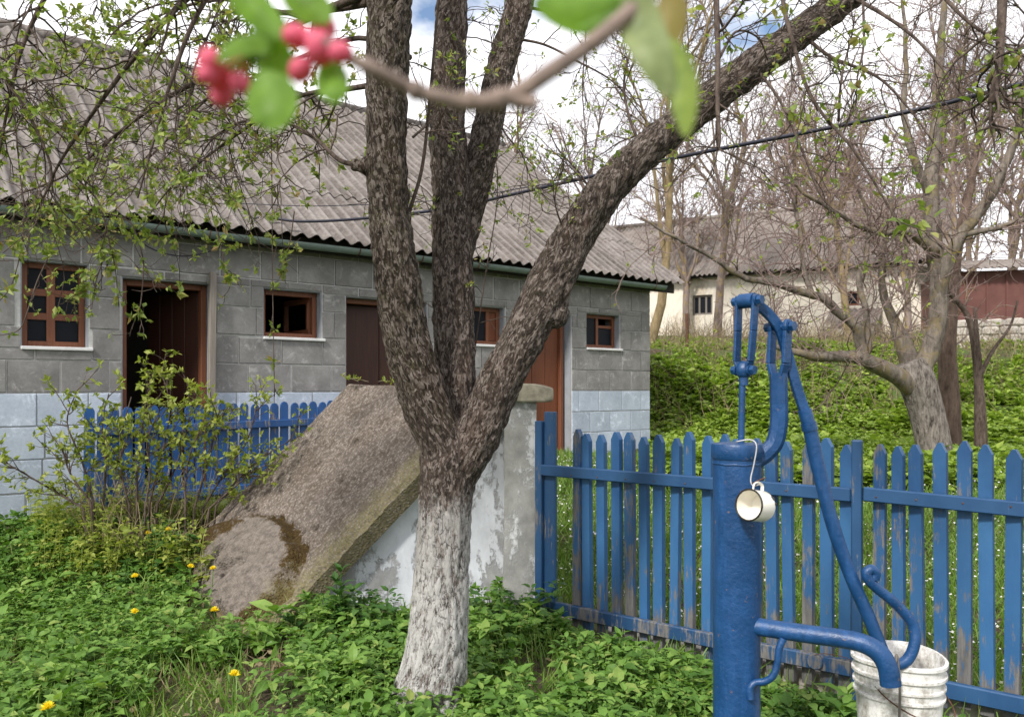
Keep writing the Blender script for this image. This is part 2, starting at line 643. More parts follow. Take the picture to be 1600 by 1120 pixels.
def mat_paint(name, c, wear=0.5, wood=(0.16, 0.14, 0.125), low=0.0, faded=None):
    """oil paint on boards, worn to grey wood along the grain; low: height under which the damp end has lost more of it"""
    n = NT(name, 0.5, 0.4)
    v = n.vec((1, 1, 0.12), None, True)
    v2 = n.vec((1, 1, 0.6), None, True)
    gr = n.noise(55, 6, 0.7, v)
    blot = n.noise(7, 5, 0.65, v2)
    z = n.xyz()[2]
    r = n.rand()
    fad = faded or tuple(min(1, x * 1.5 + 0.02) for x in c)
    base = n.mix(n.ramp(n.noise(4, 4, 0.6, v2), [(0.3, 0.0), (0.7, 1.0)]), c, fad)
    if low:
        base = n.mix(n.ramp(z, [(0.75, 0.35), (1.05, 0.0)]), base, tuple(min(1, x * 1.25) for x in fad))
    base = n.mix(n.math('MULTIPLY', r, 0.45), base, tuple(x * 0.55 for x in c))
    m = n.math('ADD', n.math('MULTIPLY', gr, 0.45), n.math('MULTIPLY', blot, 0.55))
    if low:
        m = n.math('ADD', m, n.ramp(z, [(0.0, 0.22), (low, 0.06), (min(1, low * 2.2), 0.0)]))
    m = n.math('ADD', m, n.math('MULTIPLY_ADD', r, 0.16, -0.08))
    mask = n.ramp(m, [(0.60 - 0.1 * wear, 0.0), (0.66 - 0.1 * wear, 1.0)])
    wd = n.ramp(gr, [(0.3, tuple(x * 0.5 for x in wood)), (0.7, tuple(x * 1.35 for x in wood))])
    n.col(n.mix(mask, base, wd))
    n.rough(n.mix(mask, 0.5, 0.9))
    n.bump(n.math('SUBTRACT', gr, n.math('MULTIPLY', mask, 0.5)), 0.4, 0.004)
    return n.m


def mat_pump(name, c):
    """thick glossy blue oil paint brushed over rough cast iron"""
    n = NT(name, 0.38, 0.5)
    f = n.noise(60, 4, 0.6)
    g = n.noise(9, 5, 0.65)
    col = n.ramp(g, [(0.25, tuple(x * 0.72 for x in c)), (0.75, tuple(x * 1.25 for x in c))])
    chips = n.ramp(n.noise(38, 4, 0.75), [(0.655, 0.0), (0.675, 1.0)])
    col = n.mix(n.ramp(n.noise(22, 5, 0.7, n.vec((1, 1, 0.15))), [(0.5, 0.0), (0.7, 0.55)]), col, tuple(x * 1.7 + 0.01 for x in c))
    n.col(n.mix(n.math('MULTIPLY', chips, 0.8), col, (0.16, 0.10, 0.07)))
    n.rough(n.ramp(g, [(0.3, 0.34), (0.7, 0.52)]))
    b = n.bump(f, 0.45, 0.006)
    n.bump(n.noise(14, 3, 0.5, n.vec((1, 1, 1.2))), 0.15, 0.01, b)
    return n.m


def mat_block(name, c1, c2, c3, worn=None):
    n = NT(name, 0.93, 0.15)
    v = n.vec((1, 1, 1), n.pos(), True)
    f = n.noise(3.2, 6, 0.65, v)
    g = n.noise(40, 5, 0.7, v)
    c = n.ramp(f, [(0.3, c1), (0.55, c2), (0.75, c3)])
    r = n.rand()
    c = n.mix(n.math('MULTIPLY', r, 0.5), c, n.mix(1.0, c, (0.70, 0.70, 0.69), 'MULTIPLY'))
    c = n.mix(n.ramp(g, [(0.35, 0.22), (0.6, 0.0)]), c, tuple(x * 0.5 for x in c1))
    c = n.mix(n.ramp(n.noise(6.5, 7, 0.8, v, 0.6), [(0.54, 0.0), (0.68, 0.6)]), c, tuple(min(1, x * 1.5) for x in c3))
    if worn:
        c = n.mix(n.ramp(n.math('ADD', n.noise(5, 7, 0.78, n.pos()), n.math('MULTIPLY', g, 0.12)), [(0.68, 0.0), (0.73, 0.75)]), c, worn)
    n.col(c)
    n.bump(g, 0.4, 0.006)
    return n.m


def mat_roof(name='roof_sheet', dark=(0.05, 0.043, 0.038), mid=(0.142, 0.125, 0.114), light=(0.27, 0.25, 0.235), pitch=0.0):
    """old grey fibre cement sheet with dark lichen"""
    n = NT(name, 0.93, 0.15)
    p = n.pos()
    f = n.noise(1.6, 6, 0.7, p)
    g = n.noise(22, 6, 0.75, p)
    c = n.ramp(n.math('ADD', n.math('MULTIPLY', f, 0.55), n.math('MULTIPLY', g, 0.45)), [(0.34, dark), (0.50, mid), (0.68, light)])
    c = n.mix(n.math('MULTIPLY', n.rand(), 0.4), c, n.mix(1.0, c, (0.66, 0.62, 0.60), 'MULTIPLY'))
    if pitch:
        # paler stripes along the crests, broken up by noise, so the corrugation reads
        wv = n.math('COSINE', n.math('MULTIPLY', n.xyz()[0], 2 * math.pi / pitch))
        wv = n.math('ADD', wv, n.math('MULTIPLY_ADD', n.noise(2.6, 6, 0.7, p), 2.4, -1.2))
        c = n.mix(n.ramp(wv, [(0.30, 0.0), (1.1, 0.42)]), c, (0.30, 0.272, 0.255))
    n.col(c)
    n.bump(g, 0.5, 0.01)
    return n.m


def mat_wood(name, c, rough=0.55):
    n = NT(name, rough, 0.35)
    v = n.vec((1, 1, 0.06), None, True)
    f = n.noise(60, 5, 0.65, v)
    r = n.rand()
    col = n.ramp(f, [(0.3, tuple(x * 0.72 for x in c)), (0.7, tuple(x * 1.2 for x in c))])
    n.col(n.mix(n.math('MULTIPLY', r, 0.35), col, tuple(x * 0.6 for x in c)))
    n.bump(f, 0.25, 0.003)
    return n.m


def mat_slab():
    """weathered concrete full of pebbles, yellow-green lichen along the low edge"""
    n = NT('cellar_slab_concrete', 0.95, 0.12)
    p = n.tc()
    peb = n.voronoi(58, p, 'F1', 'Color')
    ped = n.voronoi(58, p, 'F1', 'Distance')
    f = n.noise(3, 6, 0.7, p)
    g = n.noise(55, 5, 0.75, p)
    c = n.ramp(n.xyz(peb)[0], [(0.1, (0.115, 0.098, 0.083)), (0.5, (0.18, 0.153, 0.132)), (0.9, (0.29, 0.252, 0.222))])
    c = n.mix(n.ramp(ped, [(0.30, 0.0), (0.62, 0.55)]), c, (0.11, 0.086, 0.068))
    c = n.mix(n.ramp(f, [(0.35, 0.6), (0.55, 0.0)]), c, n.mix(1.0, c, (0.58, 0.53, 0.48), 'MULTIPLY'))
    smooth_patch = n.new('ShaderNodeAttribute')
    smooth_patch.attribute_name = 'patch'
    c = n.mix(n.math('MULTIPLY', smooth_patch.outputs['Fac'], 0.75), c, n.ramp(n.noise(20, 6, 0.75, p), [(0.34, (0.07, 0.06, 0.05)), (0.62, (0.20, 0.172, 0.15))]))
    ms = n.new('ShaderNodeAttribute')
    ms.attribute_name = 'moss'
    mo = n.ramp(n.math('ADD', ms.outputs['Fac'], n.math('MULTIPLY_ADD', n.noise(14, 8, 0.8, p), 3.0, -1.55)), [(0.34, 0.0), (0.62, 1.0)])
    c = n.mix(mo, c, n.ramp(n.noise(70, 5, 0.8, p), [(0.3, (0.018, 0.012, 0.006)), (0.55, (0.058, 0.037, 0.013)), (0.75, (0.11, 0.09, 0.035))]))
    y = n.xyz()[1]
    ed = n.math('ADD', y, n.math('MULTIPLY_ADD', n.noise(7, 5, 0.7, p), 0.5, -0.25))
    c = n.mix(n.math('MULTIPLY', n.ramp(ed, [(0.02, 0.75), (0.2, 0.0)]), n.ramp(g, [(0.4, 0.2), (0.6, 1.0)])), c, (0.19, 0.17, 0.075))
    n.col(c)
    b = n.bump(n.ramp(ped, [(0.0, 1.0), (0.6, 0.0)]), 0.6, 0.012)
    n.bump(g, 0.5, 0.006, b)
    return n.m


def mat_plaster(name, c=(0.66, 0.69, 0.73), bare=(0.24, 0.235, 0.225), amount=0.62, scale=4.2):
    """limewashed render, stained and flaking to the grey coat below"""
    n = NT(name, 0.92, 0.12)
    p = n.pos()
    v = n.vec((1, 1, 0.45), p)
    f = n.noise(scale, 7, 0.7, v, 0.4)
    g = n.noise(30, 5, 0.75, p)
    m = n.math('ADD', n.math('MULTIPLY', f, 0.8), n.math('MULTIPLY', g, 0.2))
    flake = n.ramp(m, [(0.62 - 0.16 * amount, 0.0), (0.66 - 0.16 * amount, 0.75), (0.74, 1.0)])
    base = n.mix(n.ramp(n.noise(7, 6, 0.7, v), [(0.3, 0.0), (0.7, 1.0)]), tuple(x * 0.74 for x in c), c)
    low = n.ramp(n.noise(10, 5, 0.7, p), [(0.3, tuple(x * 0.6 for x in bare)), (0.7, tuple(x * 1.35 for x in bare))])
    n.col(n.mix(flake, base, low))
    b = n.bump(n.math('SUBTRACT', n.math('MULTIPLY', g, 0.4), flake), 0.6, 0.012)
    return n.m


M = {}
M['soil'] = mat_soil()
M['bark'] = mat_bark()
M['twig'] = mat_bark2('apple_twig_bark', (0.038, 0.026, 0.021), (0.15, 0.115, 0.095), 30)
M['vine'] = mat_bark2('pale_twig_bark', (0.09, 0.07, 0.052), (0.25, 0.205, 0.15), 30, (0.2, 0.18, 0.06))
M['orchard_bark'] = mat_bark2('orchard_bark', (0.07, 0.057, 0.047), (0.25, 0.215, 0.18), 16, (0.20, 0.16, 0.085))
M['orchard_trunk'] = mat_bark2('orchard_trunk_bark', (0.035, 0.028, 0.024), (0.30, 0.265, 0.235), 26)
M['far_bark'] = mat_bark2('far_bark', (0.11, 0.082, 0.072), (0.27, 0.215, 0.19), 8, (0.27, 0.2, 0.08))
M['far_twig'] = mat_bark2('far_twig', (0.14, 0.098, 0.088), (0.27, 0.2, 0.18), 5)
M['yellow_bark'] = mat_bark2('lichen_bark', (0.15, 0.11, 0.06), (0.30, 0.23, 0.13), 9)
M['leaf_apple'] = leaf_mat('apple_leaf', [(0.0, (0.13, 0.19, 0.04)), (0.55, (0.23, 0.29, 0.07)), (0.85, (0.33, 0.36, 0.11)), (1.0, (0.30, 0.21, 0.10))], 0.4)
M['leaf_ground'] = leaf_mat('groundcover_leaf', [(0.0, (0.060, 0.135, 0.018)), (0.5, (0.115, 0.225, 0.036)), (0.9, (0.185, 0.31, 0.06)), (1.0, (0.26, 0.31, 0.08))], 0.3, 0.6, 1.1)
M['leaf_clump'] = leaf_mat('clump_leaf', [(0.0, (0.085, 0.18, 0.025)), (0.5, (0.15, 0.27, 0.045)), (1.0, (0.24, 0.35, 0.08))], 0.35, 0.5)
M['leaf_dark'] = leaf_mat('dark_herb_leaf', [(0.0, (0.03, 0.085, 0.015)), (0.6, (0.055, 0.13, 0.022)), (1.0, (0.09, 0.17, 0.035))], 0.28, 0.45)
M['leaf_bush'] = leaf_mat('bush_leaf', [(0.0, (0.15, 0.20, 0.028)), (0.6, (0.26, 0.31, 0.05)), (1.0, (0.37, 0.39, 0.10))], 0.4)
M['leaf_bank'] = leaf_mat('bank_leaf', [(0.0, (0.14, 0.215, 0.028)), (0.6, (0.25, 0.355, 0.05)), (1.0, (0.36, 0.44, 0.09))], 0.35, 0.5, 0.5)
M['grass'] = leaf_mat('grass_blade', [(0.0, (0.10, 0.19, 0.03)), (0.7, (0.17, 0.28, 0.05)), (1.0, (0.27, 0.30, 0.10))], 0.3, 0.5, 0.9)
M['dry'] = leaf_mat('dry_stalk', [(0.0, (0.14, 0.105, 0.06)), (1.0, (0.30, 0.24, 0.14))], 0.2, 0.8)
M['fence'] = mat_paint('blue_fence_paint', (0.014, 0.066, 0.185), 0.28, (0.13, 0.125, 0.12), low=0.34, faded=(0.04, 0.13, 0.275))
M['rail'] = mat_paint('blue_rail_paint', (0.013, 0.056, 0.145), 0.45, (0.13, 0.125, 0.12), faded=(0.028, 0.09, 0.20))
M['fence_back'] = mat_paint('dark_blue_fence_paint', (0.012, 0.064, 0.21), 0.12, faded=(0.024, 0.10, 0.30))
M['pump'] = mat_pump('blue_pump_paint', (0.005, 0.046, 0.142))
M['block'] = mat_block('concrete_block', (0.175, 0.170, 0.166), (0.262, 0.255, 0.249), (0.35, 0.342, 0.334))
M['block_blue'] = mat_block('limewashed_block', (0.36, 0.41, 0.49), (0.44, 0.50, 0.59), (0.52, 0.575, 0.66), (0.27, 0.27, 0.26))
M['mortar'] = plain('mortar', (0.43, 0.43, 0.42), 0.95, 0.2, 20)
M['reveal'] = plain('grey_reveal', (0.27, 0.285, 0.31), 0.95, 0.15, 8)
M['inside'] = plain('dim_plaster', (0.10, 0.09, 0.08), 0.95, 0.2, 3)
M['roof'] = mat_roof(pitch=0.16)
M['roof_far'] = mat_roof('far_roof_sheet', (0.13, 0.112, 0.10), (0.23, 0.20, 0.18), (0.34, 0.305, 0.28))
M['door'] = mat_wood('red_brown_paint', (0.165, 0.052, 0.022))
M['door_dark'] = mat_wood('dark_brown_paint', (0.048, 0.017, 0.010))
M['frame'] = mat_wood('brown_window_paint', (0.185, 0.068, 0.034))
M['old_wood'] = mat_wood('grey_weathered_wood', (0.22, 0.195, 0.17), 0.9)
M['dark_wood'] = mat_wood('dark_eave_board', (0.035, 0.03, 0.027), 0.9)
M['gutter'] = plain('green_grey_gutter', (0.155, 0.20, 0.185), 0.5, 0.15, 6, 0.1)
M['sill'] = plain('white_sill', (0.62, 0.62, 0.62), 0.8, 0.12, 10)
M['slab'] = mat_slab()
M['plaster'] = mat_plaster('limewashed_render')
M['pillar'] = mat_plaster('grey_streaked_render', (0.60, 0.61, 0.62), (0.21, 0.205, 0.185), 0.95, 2.2)
M['cap'] = plain('lichened_concrete', (0.235, 0.215, 0.165), 0.95, 0.5, 11, 0.6)
M['concrete'] = plain('pale_concrete', (0.36, 0.33, 0.29), 0.95, 0.3, 8, 0.5)
M['moss'] = plain('brown_moss', (0.082, 0.048, 0.014), 1.0, 0.6, 25, 0.6)
M['cream'] = mat_plaster('cream_wall', (0.80, 0.73, 0.62), (0.50, 0.43, 0.34), 0.35, 0.7)
M['rubble'] = mat_plaster('grey_wall', (0.50, 0.46, 0.41), (0.26, 0.22, 0.19), 0.8, 1.2)
M['red_shed'] = plain('dark_red_paint', (0.125, 0.053, 0.044), 0.7, 0.25, 2.0)
M['cable'] = plain('black_cable', (0.018, 0.018, 0.03), 0.45, 0.2, 20, 0.0)
M['wire'] = plain('grey_wire', (0.34, 0.34, 0.35), 0.45, 0.2, 20, 0.0, metal=0.4)
M['rust'] = plain('rusty_iron', (0.10, 0.05, 0.03), 0.85, 0.4, 20)
M['glass'] = NT('dark_glass', 0.3, 0.08).m
M['glass'].node_tree.nodes['Principled BSDF'].inputs['Base Color'].default_value = (0.012, 0.014, 0.018, 1)


def mat_bucket():
    n = NT('white_bucket_plastic', 0.5, 0.4)
    f = n.noise(9, 7, 0.75, n.vec((1, 1, 0.6)))
    g = n.noise(45, 5, 0.8)
    m = n.math('ADD', n.math('MULTIPLY', f, 0.65), n.math('MULTIPLY', g, 0.35))
    n.col(n.ramp(m, [(0.36, (0.17, 0.15, 0.125)), (0.45, (0.46, 0.44, 0.40)), (0.53, (0.72, 0.71, 0.69)), (0.8, (0.78, 0.775, 0.76))]))
    n.bump(g, 0.15, 0.003)
    return n.m


def mat_enamel():
    n = NT('cream_enamel', 0.22, 0.5)
    f = n.noise(14, 5, 0.7)
    n.col(n.mix(n.ramp(f, [(0.69, 0.0), (0.715, 1.0)]), n.mix(n.noise(5, 3), (0.80, 0.76, 0.66), (0.86, 0.83, 0.75)), (0.05, 0.035, 0.025)))
    return n.m


M['bucket'] = mat_bucket()
M['enamel'] = mat_enamel()
M['black_rim'] = plain('black_enamel_rim', (0.02, 0.017, 0.015), 0.4, 0.3, 20, 0)
M['bud'] = leaf_mat('pink_bud', [(0.0, (0.52, 0.035, 0.09)), (0.5, (0.70, 0.10, 0.18)), (1.0, (0.78, 0.28, 0.36))], 0.3)
M['near_leaf'] = leaf_mat('fresh_leaf', [(0.0, (0.11, 0.25, 0.02)), (0.6, (0.2, 0.36, 0.045)), (1.0, (0.3, 0.42, 0.12))], 0.5, veins=70)
M['near_leaf_brown'] = leaf_mat('bronzed_leaf', [(0.0, (0.25, 0.2, 0.06)), (1.0, (0.34, 0.27, 0.1))], 0.5)
M['near_leaf_yellow'] = leaf_mat('yellow_green_leaf', [(0.0, (0.24, 0.34, 0.06)), (1.0, (0.34, 0.42, 0.11))], 0.5, veins=75)
M['near_leaf_pale'] = leaf_mat('downy_leaf', [(0.0, (0.26, 0.33, 0.13)), (1.0, (0.34, 0.38, 0.18))], 0.4, veins=80)
M['near_twig'] = plain('grey_brown_twig', (0.20, 0.15, 0.125), 0.8, 0.45, 60, 0.4)
M['yellow'] = leaf_mat('dandelion_yellow', [(0.0, (0.82, 0.62, 0.015)), (1.0, (0.9, 0.76, 0.05))], 0.2)
M['white_petal'] = leaf_mat('white_petal', [(0.0, (0.72, 0.70, 0.66)), (1.0, (0.8, 0.78, 0.76))], 0.2)

# ------------------------------------------------------------------ the ground
def build_ground():
    xs = np.unique(np.concatenate([np.linspace(-9, 14, 150), -9 - np.geomspace(0.3, 900, 26), 14 + np.geomspace(0.3, 900, 26)]))
    ys = np.unique(np.concatenate([np.linspace(-4, 28, 190), -4 - np.geomspace(0.5, 300, 14), 28 + np.geomspace(0.4, 1800, 40)]))
    X, Y = np.meshgrid(xs, ys)
    V = np.stack([X, Y, ground(X, Y)], -1).reshape(-1, 3)
    nx, ny = len(xs), len(ys)
    i = np.arange(nx - 1)[None] + np.arange(ny - 1)[:, None] * nx
    Q = np.stack([i, i + 1, i + 1 + nx, i + nx], -1).reshape(-1, 4)
    mb = MB()
    mb.addq(V, Q)
    return tag(mb.build('ground', M['soil'], None, True), kind='structure')


build_ground()


# ------------------------------------------------------------------ the farm building
def fac(px, py=605, off=0.0):
    """place on the building's front (x along it, z up) seen at a photo pixel; off: metres behind the front"""
    k = (px - HX) / F
    o = FR + FN * off
    s = (k * o[1] - o[0]) / (k * FU[1] - FU[0]) * -1.0
    s = -(o[0] - k * o[1]) / (FU[0] - k * FU[1])
    Y = o[1] + s * FU[1]
    return s, EYE - (py - HY) / F * Y


farm = empty('farm_building', (FR[0], FR[1], 0.0), math.atan2(FU[1], FU[0]))
tag(farm, 'long grey block outbuilding with pale blue base and corrugated grey roof', 'building')
LEN, DEP, EAVE = 12.6, 8.2, 3.0
BLUE_Z, CO = 1.45, 0.29


def opening(x0, x1, yt, yb=None, zb=None):
    a, zt = fac(x0, yt)
    b, _ = fac(x1, yt)
    if zb is None:
        zb = fac((x0 + x1) / 2, yb)[1]
    zt = fac((x0 + x1) / 2, yt)[1]
    return (a, b, zb, zt)


W1 = opening(32, 139, 408, 545)
D1 = opening(190, 331, 437, zb=0.42)
W2 = opening(411, 503, 452, 530)
D2 = opening(540, 668, 467, zb=0.48)
W3 = opening(712, 789, 477, 540)
D3 = opening(815, 893, 489, zb=0.52)
W4 = opening(916, 969, 490, 546)
OPEN = [W1, D1, W2, D2, W3, D3, W4]


def cut(rects, holes):
    out = rects
    for (hx0, hx1, hz0, hz1) in holes:
        nxt = []
        for (x0, x1, z0, z1) in out:
            if hx1 <= x0 or hx0 >= x1 or hz1 <= z0 or hz0 >= z1:
                nxt.append((x0, x1, z0, z1))
                continue
            if hz1 < z1:
                nxt.append((x0, x1, hz1, z1))
            if hz0 > z0:
                nxt.append((x0, x1, z0, hz0))
            a, b = max(z0, hz0), min(z1, hz1)
            if hx0 > x0:
                nxt.append((x0, hx0, a, b))
            if hx1 < x1:
                nxt.append((hx1, x1, a, b))
        out = nxt
    return out


def farm_walls():
    mb = MB()
    for (x0, x1, z0, z1) in cut([(-LEN, 0.0, -0.4, EAVE + 0.1)], OPEN):
        mb.box((x0, 0.0, z0), (x1, 0.30, z1))
    wall = mb.build('wall', M['mortar'], farm)
    mb = MB()
    mb.box((-LEN, DEP - 0.3, -0.4), (0, DEP, EAVE))
    mb.box((-0.3, 0.301, -0.4), (-0.001, DEP - 0.301, EAVE))
    mb.box((-LEN, 0.301, -0.4), (-LEN + 0.3, DEP - 0.301, EAVE))
    # the gable triangle under the roof
    mb.add([(-0.3, 0.0, EAVE), (-0.3, DEP, EAVE), (-0.3, DEP / 2, 5.75), (-0.002, 0.0, EAVE), (-0.002, DEP, EAVE), (-0.002, DEP / 2, 5.75)],
           [(0, 1, 2), (5, 4, 3), (0, 3, 4, 1), (1, 4, 5, 2), (2, 5, 3, 0)])
    mb.build('rear_wall', M['reveal'], farm)
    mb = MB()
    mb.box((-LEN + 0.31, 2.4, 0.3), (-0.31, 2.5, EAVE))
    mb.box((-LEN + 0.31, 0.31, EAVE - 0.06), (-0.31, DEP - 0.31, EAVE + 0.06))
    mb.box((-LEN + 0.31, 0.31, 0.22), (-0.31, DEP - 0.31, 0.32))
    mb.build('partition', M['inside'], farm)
    # one block mesh, scaled for each block of the front
    c = 0.012
    def block_mesh(mat):
        b = MB()
        b.add([(0, 0, 0), (1, 0, 0), (1, 0, 1), (0, 0, 1), (.012, -1, .02), (.988, -1, .02), (.988, -1, .98), (.012, -1, .98)],
              [(4, 5, 6, 7), (0, 1, 5, 4), (1, 2, 6, 5), (2, 3, 7, 6), (3, 0, 4, 7)])
        return b.mesh('block', mat)
    bm_grey, bm_blue = block_mesh(M['block']), block_mesh(M['block_blue'])
    zs = [BLUE_Z + CO * k for k in range(-6, 6)]
    j = 0.0065
    r = random.Random(3)
    n = 0
    for ci, z0 in enumerate(zs):
        z1 = min(z0 + CO, EAVE + 0.1)
        blue = z0 < BLUE_Z - 0.01
        x = 0.0 - (0.0 if ci % 2 else 0.20)
        first = True
        row = []
        xr = 0.0
        w = 0.20 if ci % 2 else 0.42
        while xr > -10.4:
            row.append((xr - w, xr, z0, z1))
            xr -= w
            w = 0.42 + r.uniform(-0.03, 0.05)
        for (x0, x1, a, b) in cut(row, OPEN):
            if x1 - x0 < 0.05 or b - a < 0.04:
                continue
            # the pale blue paint runs up one strip beside the last door
            o = bpy.data.objects.new('block', bm_blue if blue else bm_grey)
            jj = j * r.uniform(0.4, 1.5)
            o.location = (x0 + jj, 0.0, a + j * r.uniform(0.4, 1.0))
            o.rotation_euler = (0, r.uniform(-0.006, 0.006), r.uniform(-0.006, 0.006))
            o.scale = (x1 - x0 - 2 * jj, 0.009 + r.uniform(0, 0.005), b - a - 1.4 * j)
            link(o, wall)
            n += 1
    return wall


farm_wall = farm_walls()


def frame_bars(x0, x1, z0, z1, y, w, d):
    mb = MB()
    mb.box((x0, y, z0), (x0 + w, y + d, z1))
    mb.box((x1 - w, y, z0), (x1, y + d, z1))
    mb.box((x0 + w, y + 0.001, z1 - w), (x1 - w, y + d - 0.001, z1))
    mb.box((x0 + w, y + 0.001, z0), (x1 - w, y + d - 0.001, z0 + w))
    return mb


def reveal(op, parent):
    """smooth render lining an opening"""
    x0, x1, z0, z1 = op
    mb = MB()
    t = 0.012
    mb.box((x0 - 0.001, 0.012, z0), (x0 + t, 0.29, z1))
    mb.box((x1 - t, 0.012, z0), (x1 + 0.001, 0.29, z1))
    mb.box((x0 + t, 0.013, z1 - t), (x1 - t, 0.29, z1 + 0.001))
    return mb.build('reveal', M['reveal'], parent)


def window(op, kind):
    x0, x1, z0, z1 = op
    x0, x1, z0, z1 = x0 + 0.014, x1 - 0.014, z0 + 0.02, z1 - 0.014
    y = 0.10
    w = frame_bars(x0, x1, z0, z1, y, 0.05, 0.06).build('window', M['frame'], farm)
    bevel(w, 0.004)
    reveal(op, w)
    s = MB()
    s.box((op[0] - 0.0, -0.035, op[2] - 0.012), (op[1] + 0.03, y - 0.002, op[2] + 0.018))
    bevel(s.build('sill', M['sill'], w), 0.004)
    gx0, gx1, gz0, gz1 = x0 + 0.045, x1 - 0.045, z0 + 0.045, z1 - 0.045
    if kind == 'six':
        cx = (gx0 + gx1) / 2 - 0.02
        m = MB()
        m.box((cx - 0.034, y + 0.008, gz0), (cx + 0.034, y + 0.052, gz1))
        m.build('mullion', M['frame'], w)
        for t in (0.345, 0.67):
            zc = gz0 + (gz1 - gz0) * t
            for a, b in ((gx0, cx - 0.029), (cx + 0.029, gx1)):
                m = MB()
                m.box((a, y + 0.01, zc - 0.03), (b, y + 0.05, zc + 0.03))
                m.build('muntin', M['frame'], w)
        hs = [gz0, gz0 + (gz1 - gz0) * 0.345 - 0.023, gz0 + (gz1 - gz0) * 0.345 + 0.023, gz0 + (gz1 - gz0) * 0.67 - 0.023, gz0 + (gz1 - gz0) * 0.67 + 0.023, gz1]
        for a, b in ((gx0, cx - 0.029), (cx + 0.029, gx1)):
            for k in range(3):
                m = MB()
                m.box((a, y + 0.028, hs[2 * k]), (b, y + 0.032, hs[2 * k + 1]))
                m.build('pane', M['glass'], w)
    elif kind == 'open':
        # the casement stands open into the room, hinged on the right
        m = MB()
        L = gx1 - gx0
        a = math.radians(84)
        hx, hy = gx1 - 0.01, y + 0.06
        ex, ey = hx - L * math.cos(a), hy + L * math.sin(a)
        for zz in (gz0 + 0.03, gz1 - 0.03):
            m.beam((hx, hy, zz), (ex, ey, zz), 0.035, 0.06)
        for q in (0.04, 0.96):
            px_, py_ = hx + (ex - hx) * q, hy + (ey - hy) * q
            m.beam((px_, py_, gz0 + 0.06), (px_, py_, gz1 - 0.06), 0.05, 0.035, (0, 1, 0))
        sash = m.build('sash', M['frame'], w)
    else:
        cx = gx0 + (gx1 - gx0) * (0.46 if kind == 'half' else 0.78)
        m = MB()
        m.box((cx - 0.022, y + 0.008, gz0), (cx + 0.022, y + 0.052, gz1))
        m.build('mullion', M['frame'], w)
        m = MB()
        m.box((gx0, y + 0.028, gz0), (cx - 0.022, y + 0.032, gz1))
        m.build('pane', M['glass'], w)
        m = MB()
        if kind == 'half':
            m.box((cx + 0.023, y + 0.026, gz0), (gx1, y + 0.036, gz0 + (gz1 - gz0) * 0.62))
            m.build('pane', M['glass'], w)
            m = MB()
            m.box((cx + 0.023, y + 0.014, gz0 + (gz1 - gz0) * 0.64), (gx1, y + 0.046, gz0 + (gz1 - gz0) * 0.74))
            m.build('muntin', M['frame'], w)
        else:
            m.box((cx + 0.03, y + 0.024, gz0 + 0.01), (gx1, y + 0.046, gz1 - 0.01))
            m.build('shutter_board', M['door'], w)
    return w


window(W1, 'six')
window(W2, 'open')
window(W3, 'board')
window(W4, 'half')


def door(op, kind):
    x0, x1, z0, z1 = op
    f = MB()
    y, w, d = 0.11, 0.055, 0.10
    a, b = x0 + 0.014, x1 - (0.014 if kind != 'plank' else 0.05)
    f.box((a, y, z0), (a + w, y + d, z1 - 0.014))
    f.box((b - w, y, z0), (b, y + d, z1 - 0.014))
    f.box((a + w, y + 0.001, z1 - 0.014 - w), (b - w, y + d - 0.001, z1 - 0.014))
    fr = f.build('door_frame', M['frame'], farm)
    bevel(fr, 0.005)
    reveal(op, fr)
    st = MB()
    st.box((x0 - 0.05, -0.22, z0 - 0.25), (x1 + 0.05, 0.30, z0 - 0.01))
    bevel(st.build('doorstep', M['concrete'], fr), 0.012)
    g0, g1, gt = a + w + 0.004, b - w - 0.004, z1 - w - 0.02
    L = g1 - g0
    root = bpy.data.objects.new('door', None)
    link(root, farm)
    if kind == 'ajar':
        root.location = (g1, y + d, z0)
        root.rotation_euler = (0, 0, math.radians(-62))
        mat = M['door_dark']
    elif kind == 'pair':
        root.location = (g1, y + 0.05, z0)
        root.rotation_euler = (0, 0, math.radians(-7))
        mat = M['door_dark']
    else:
        root.location = (g1, y + 0.05, z0)
        mat = M['door']
    n = {'ajar': 4, 'pair': 2, 'plank': 3}[kind]
    for k in range(n):
        p = MB()
        p.box((-L + L * k / n + 0.003, 0.0, 0.01), (-L + L * (k + 1) / n - 0.003, 0.028, gt - z0))
        bevel(p.build('plank', mat, root), 0.004)
    for zz in (0.3, (gt - z0) * 0.55, gt - z0 - 0.25):
        p = MB()
        p.box((-L + 0.03, 0.0285, zz), (-0.03, 0.05, zz + 0.09))
        p.build('ledge', mat, root)
    h = MB()
    h.tube([(-L + 0.05, 0.0, 0.98), (-L + 0.05, -0.04, 0.99), (-L + 0.05, -0.04, 1.11), (-L + 0.05, 0.0, 1.12)], 0.007, 8)
    h.build('handle', M['rust'], root)
    return root


door(D1, 'ajar')
door(D2, 'pair')
door(D3, 'plank')

# roof of the farm building: rows of corrugated sheets that lap over each other
E_Y, E_Z, R_Y, R_Z = -0.32, 3.05, 4.10, 6.18
SL = math.hypot(R_Y - E_Y, R_Z - E_Z)
SLOPE = math.atan2(R_Z - E_Z, R_Y - E_Y)


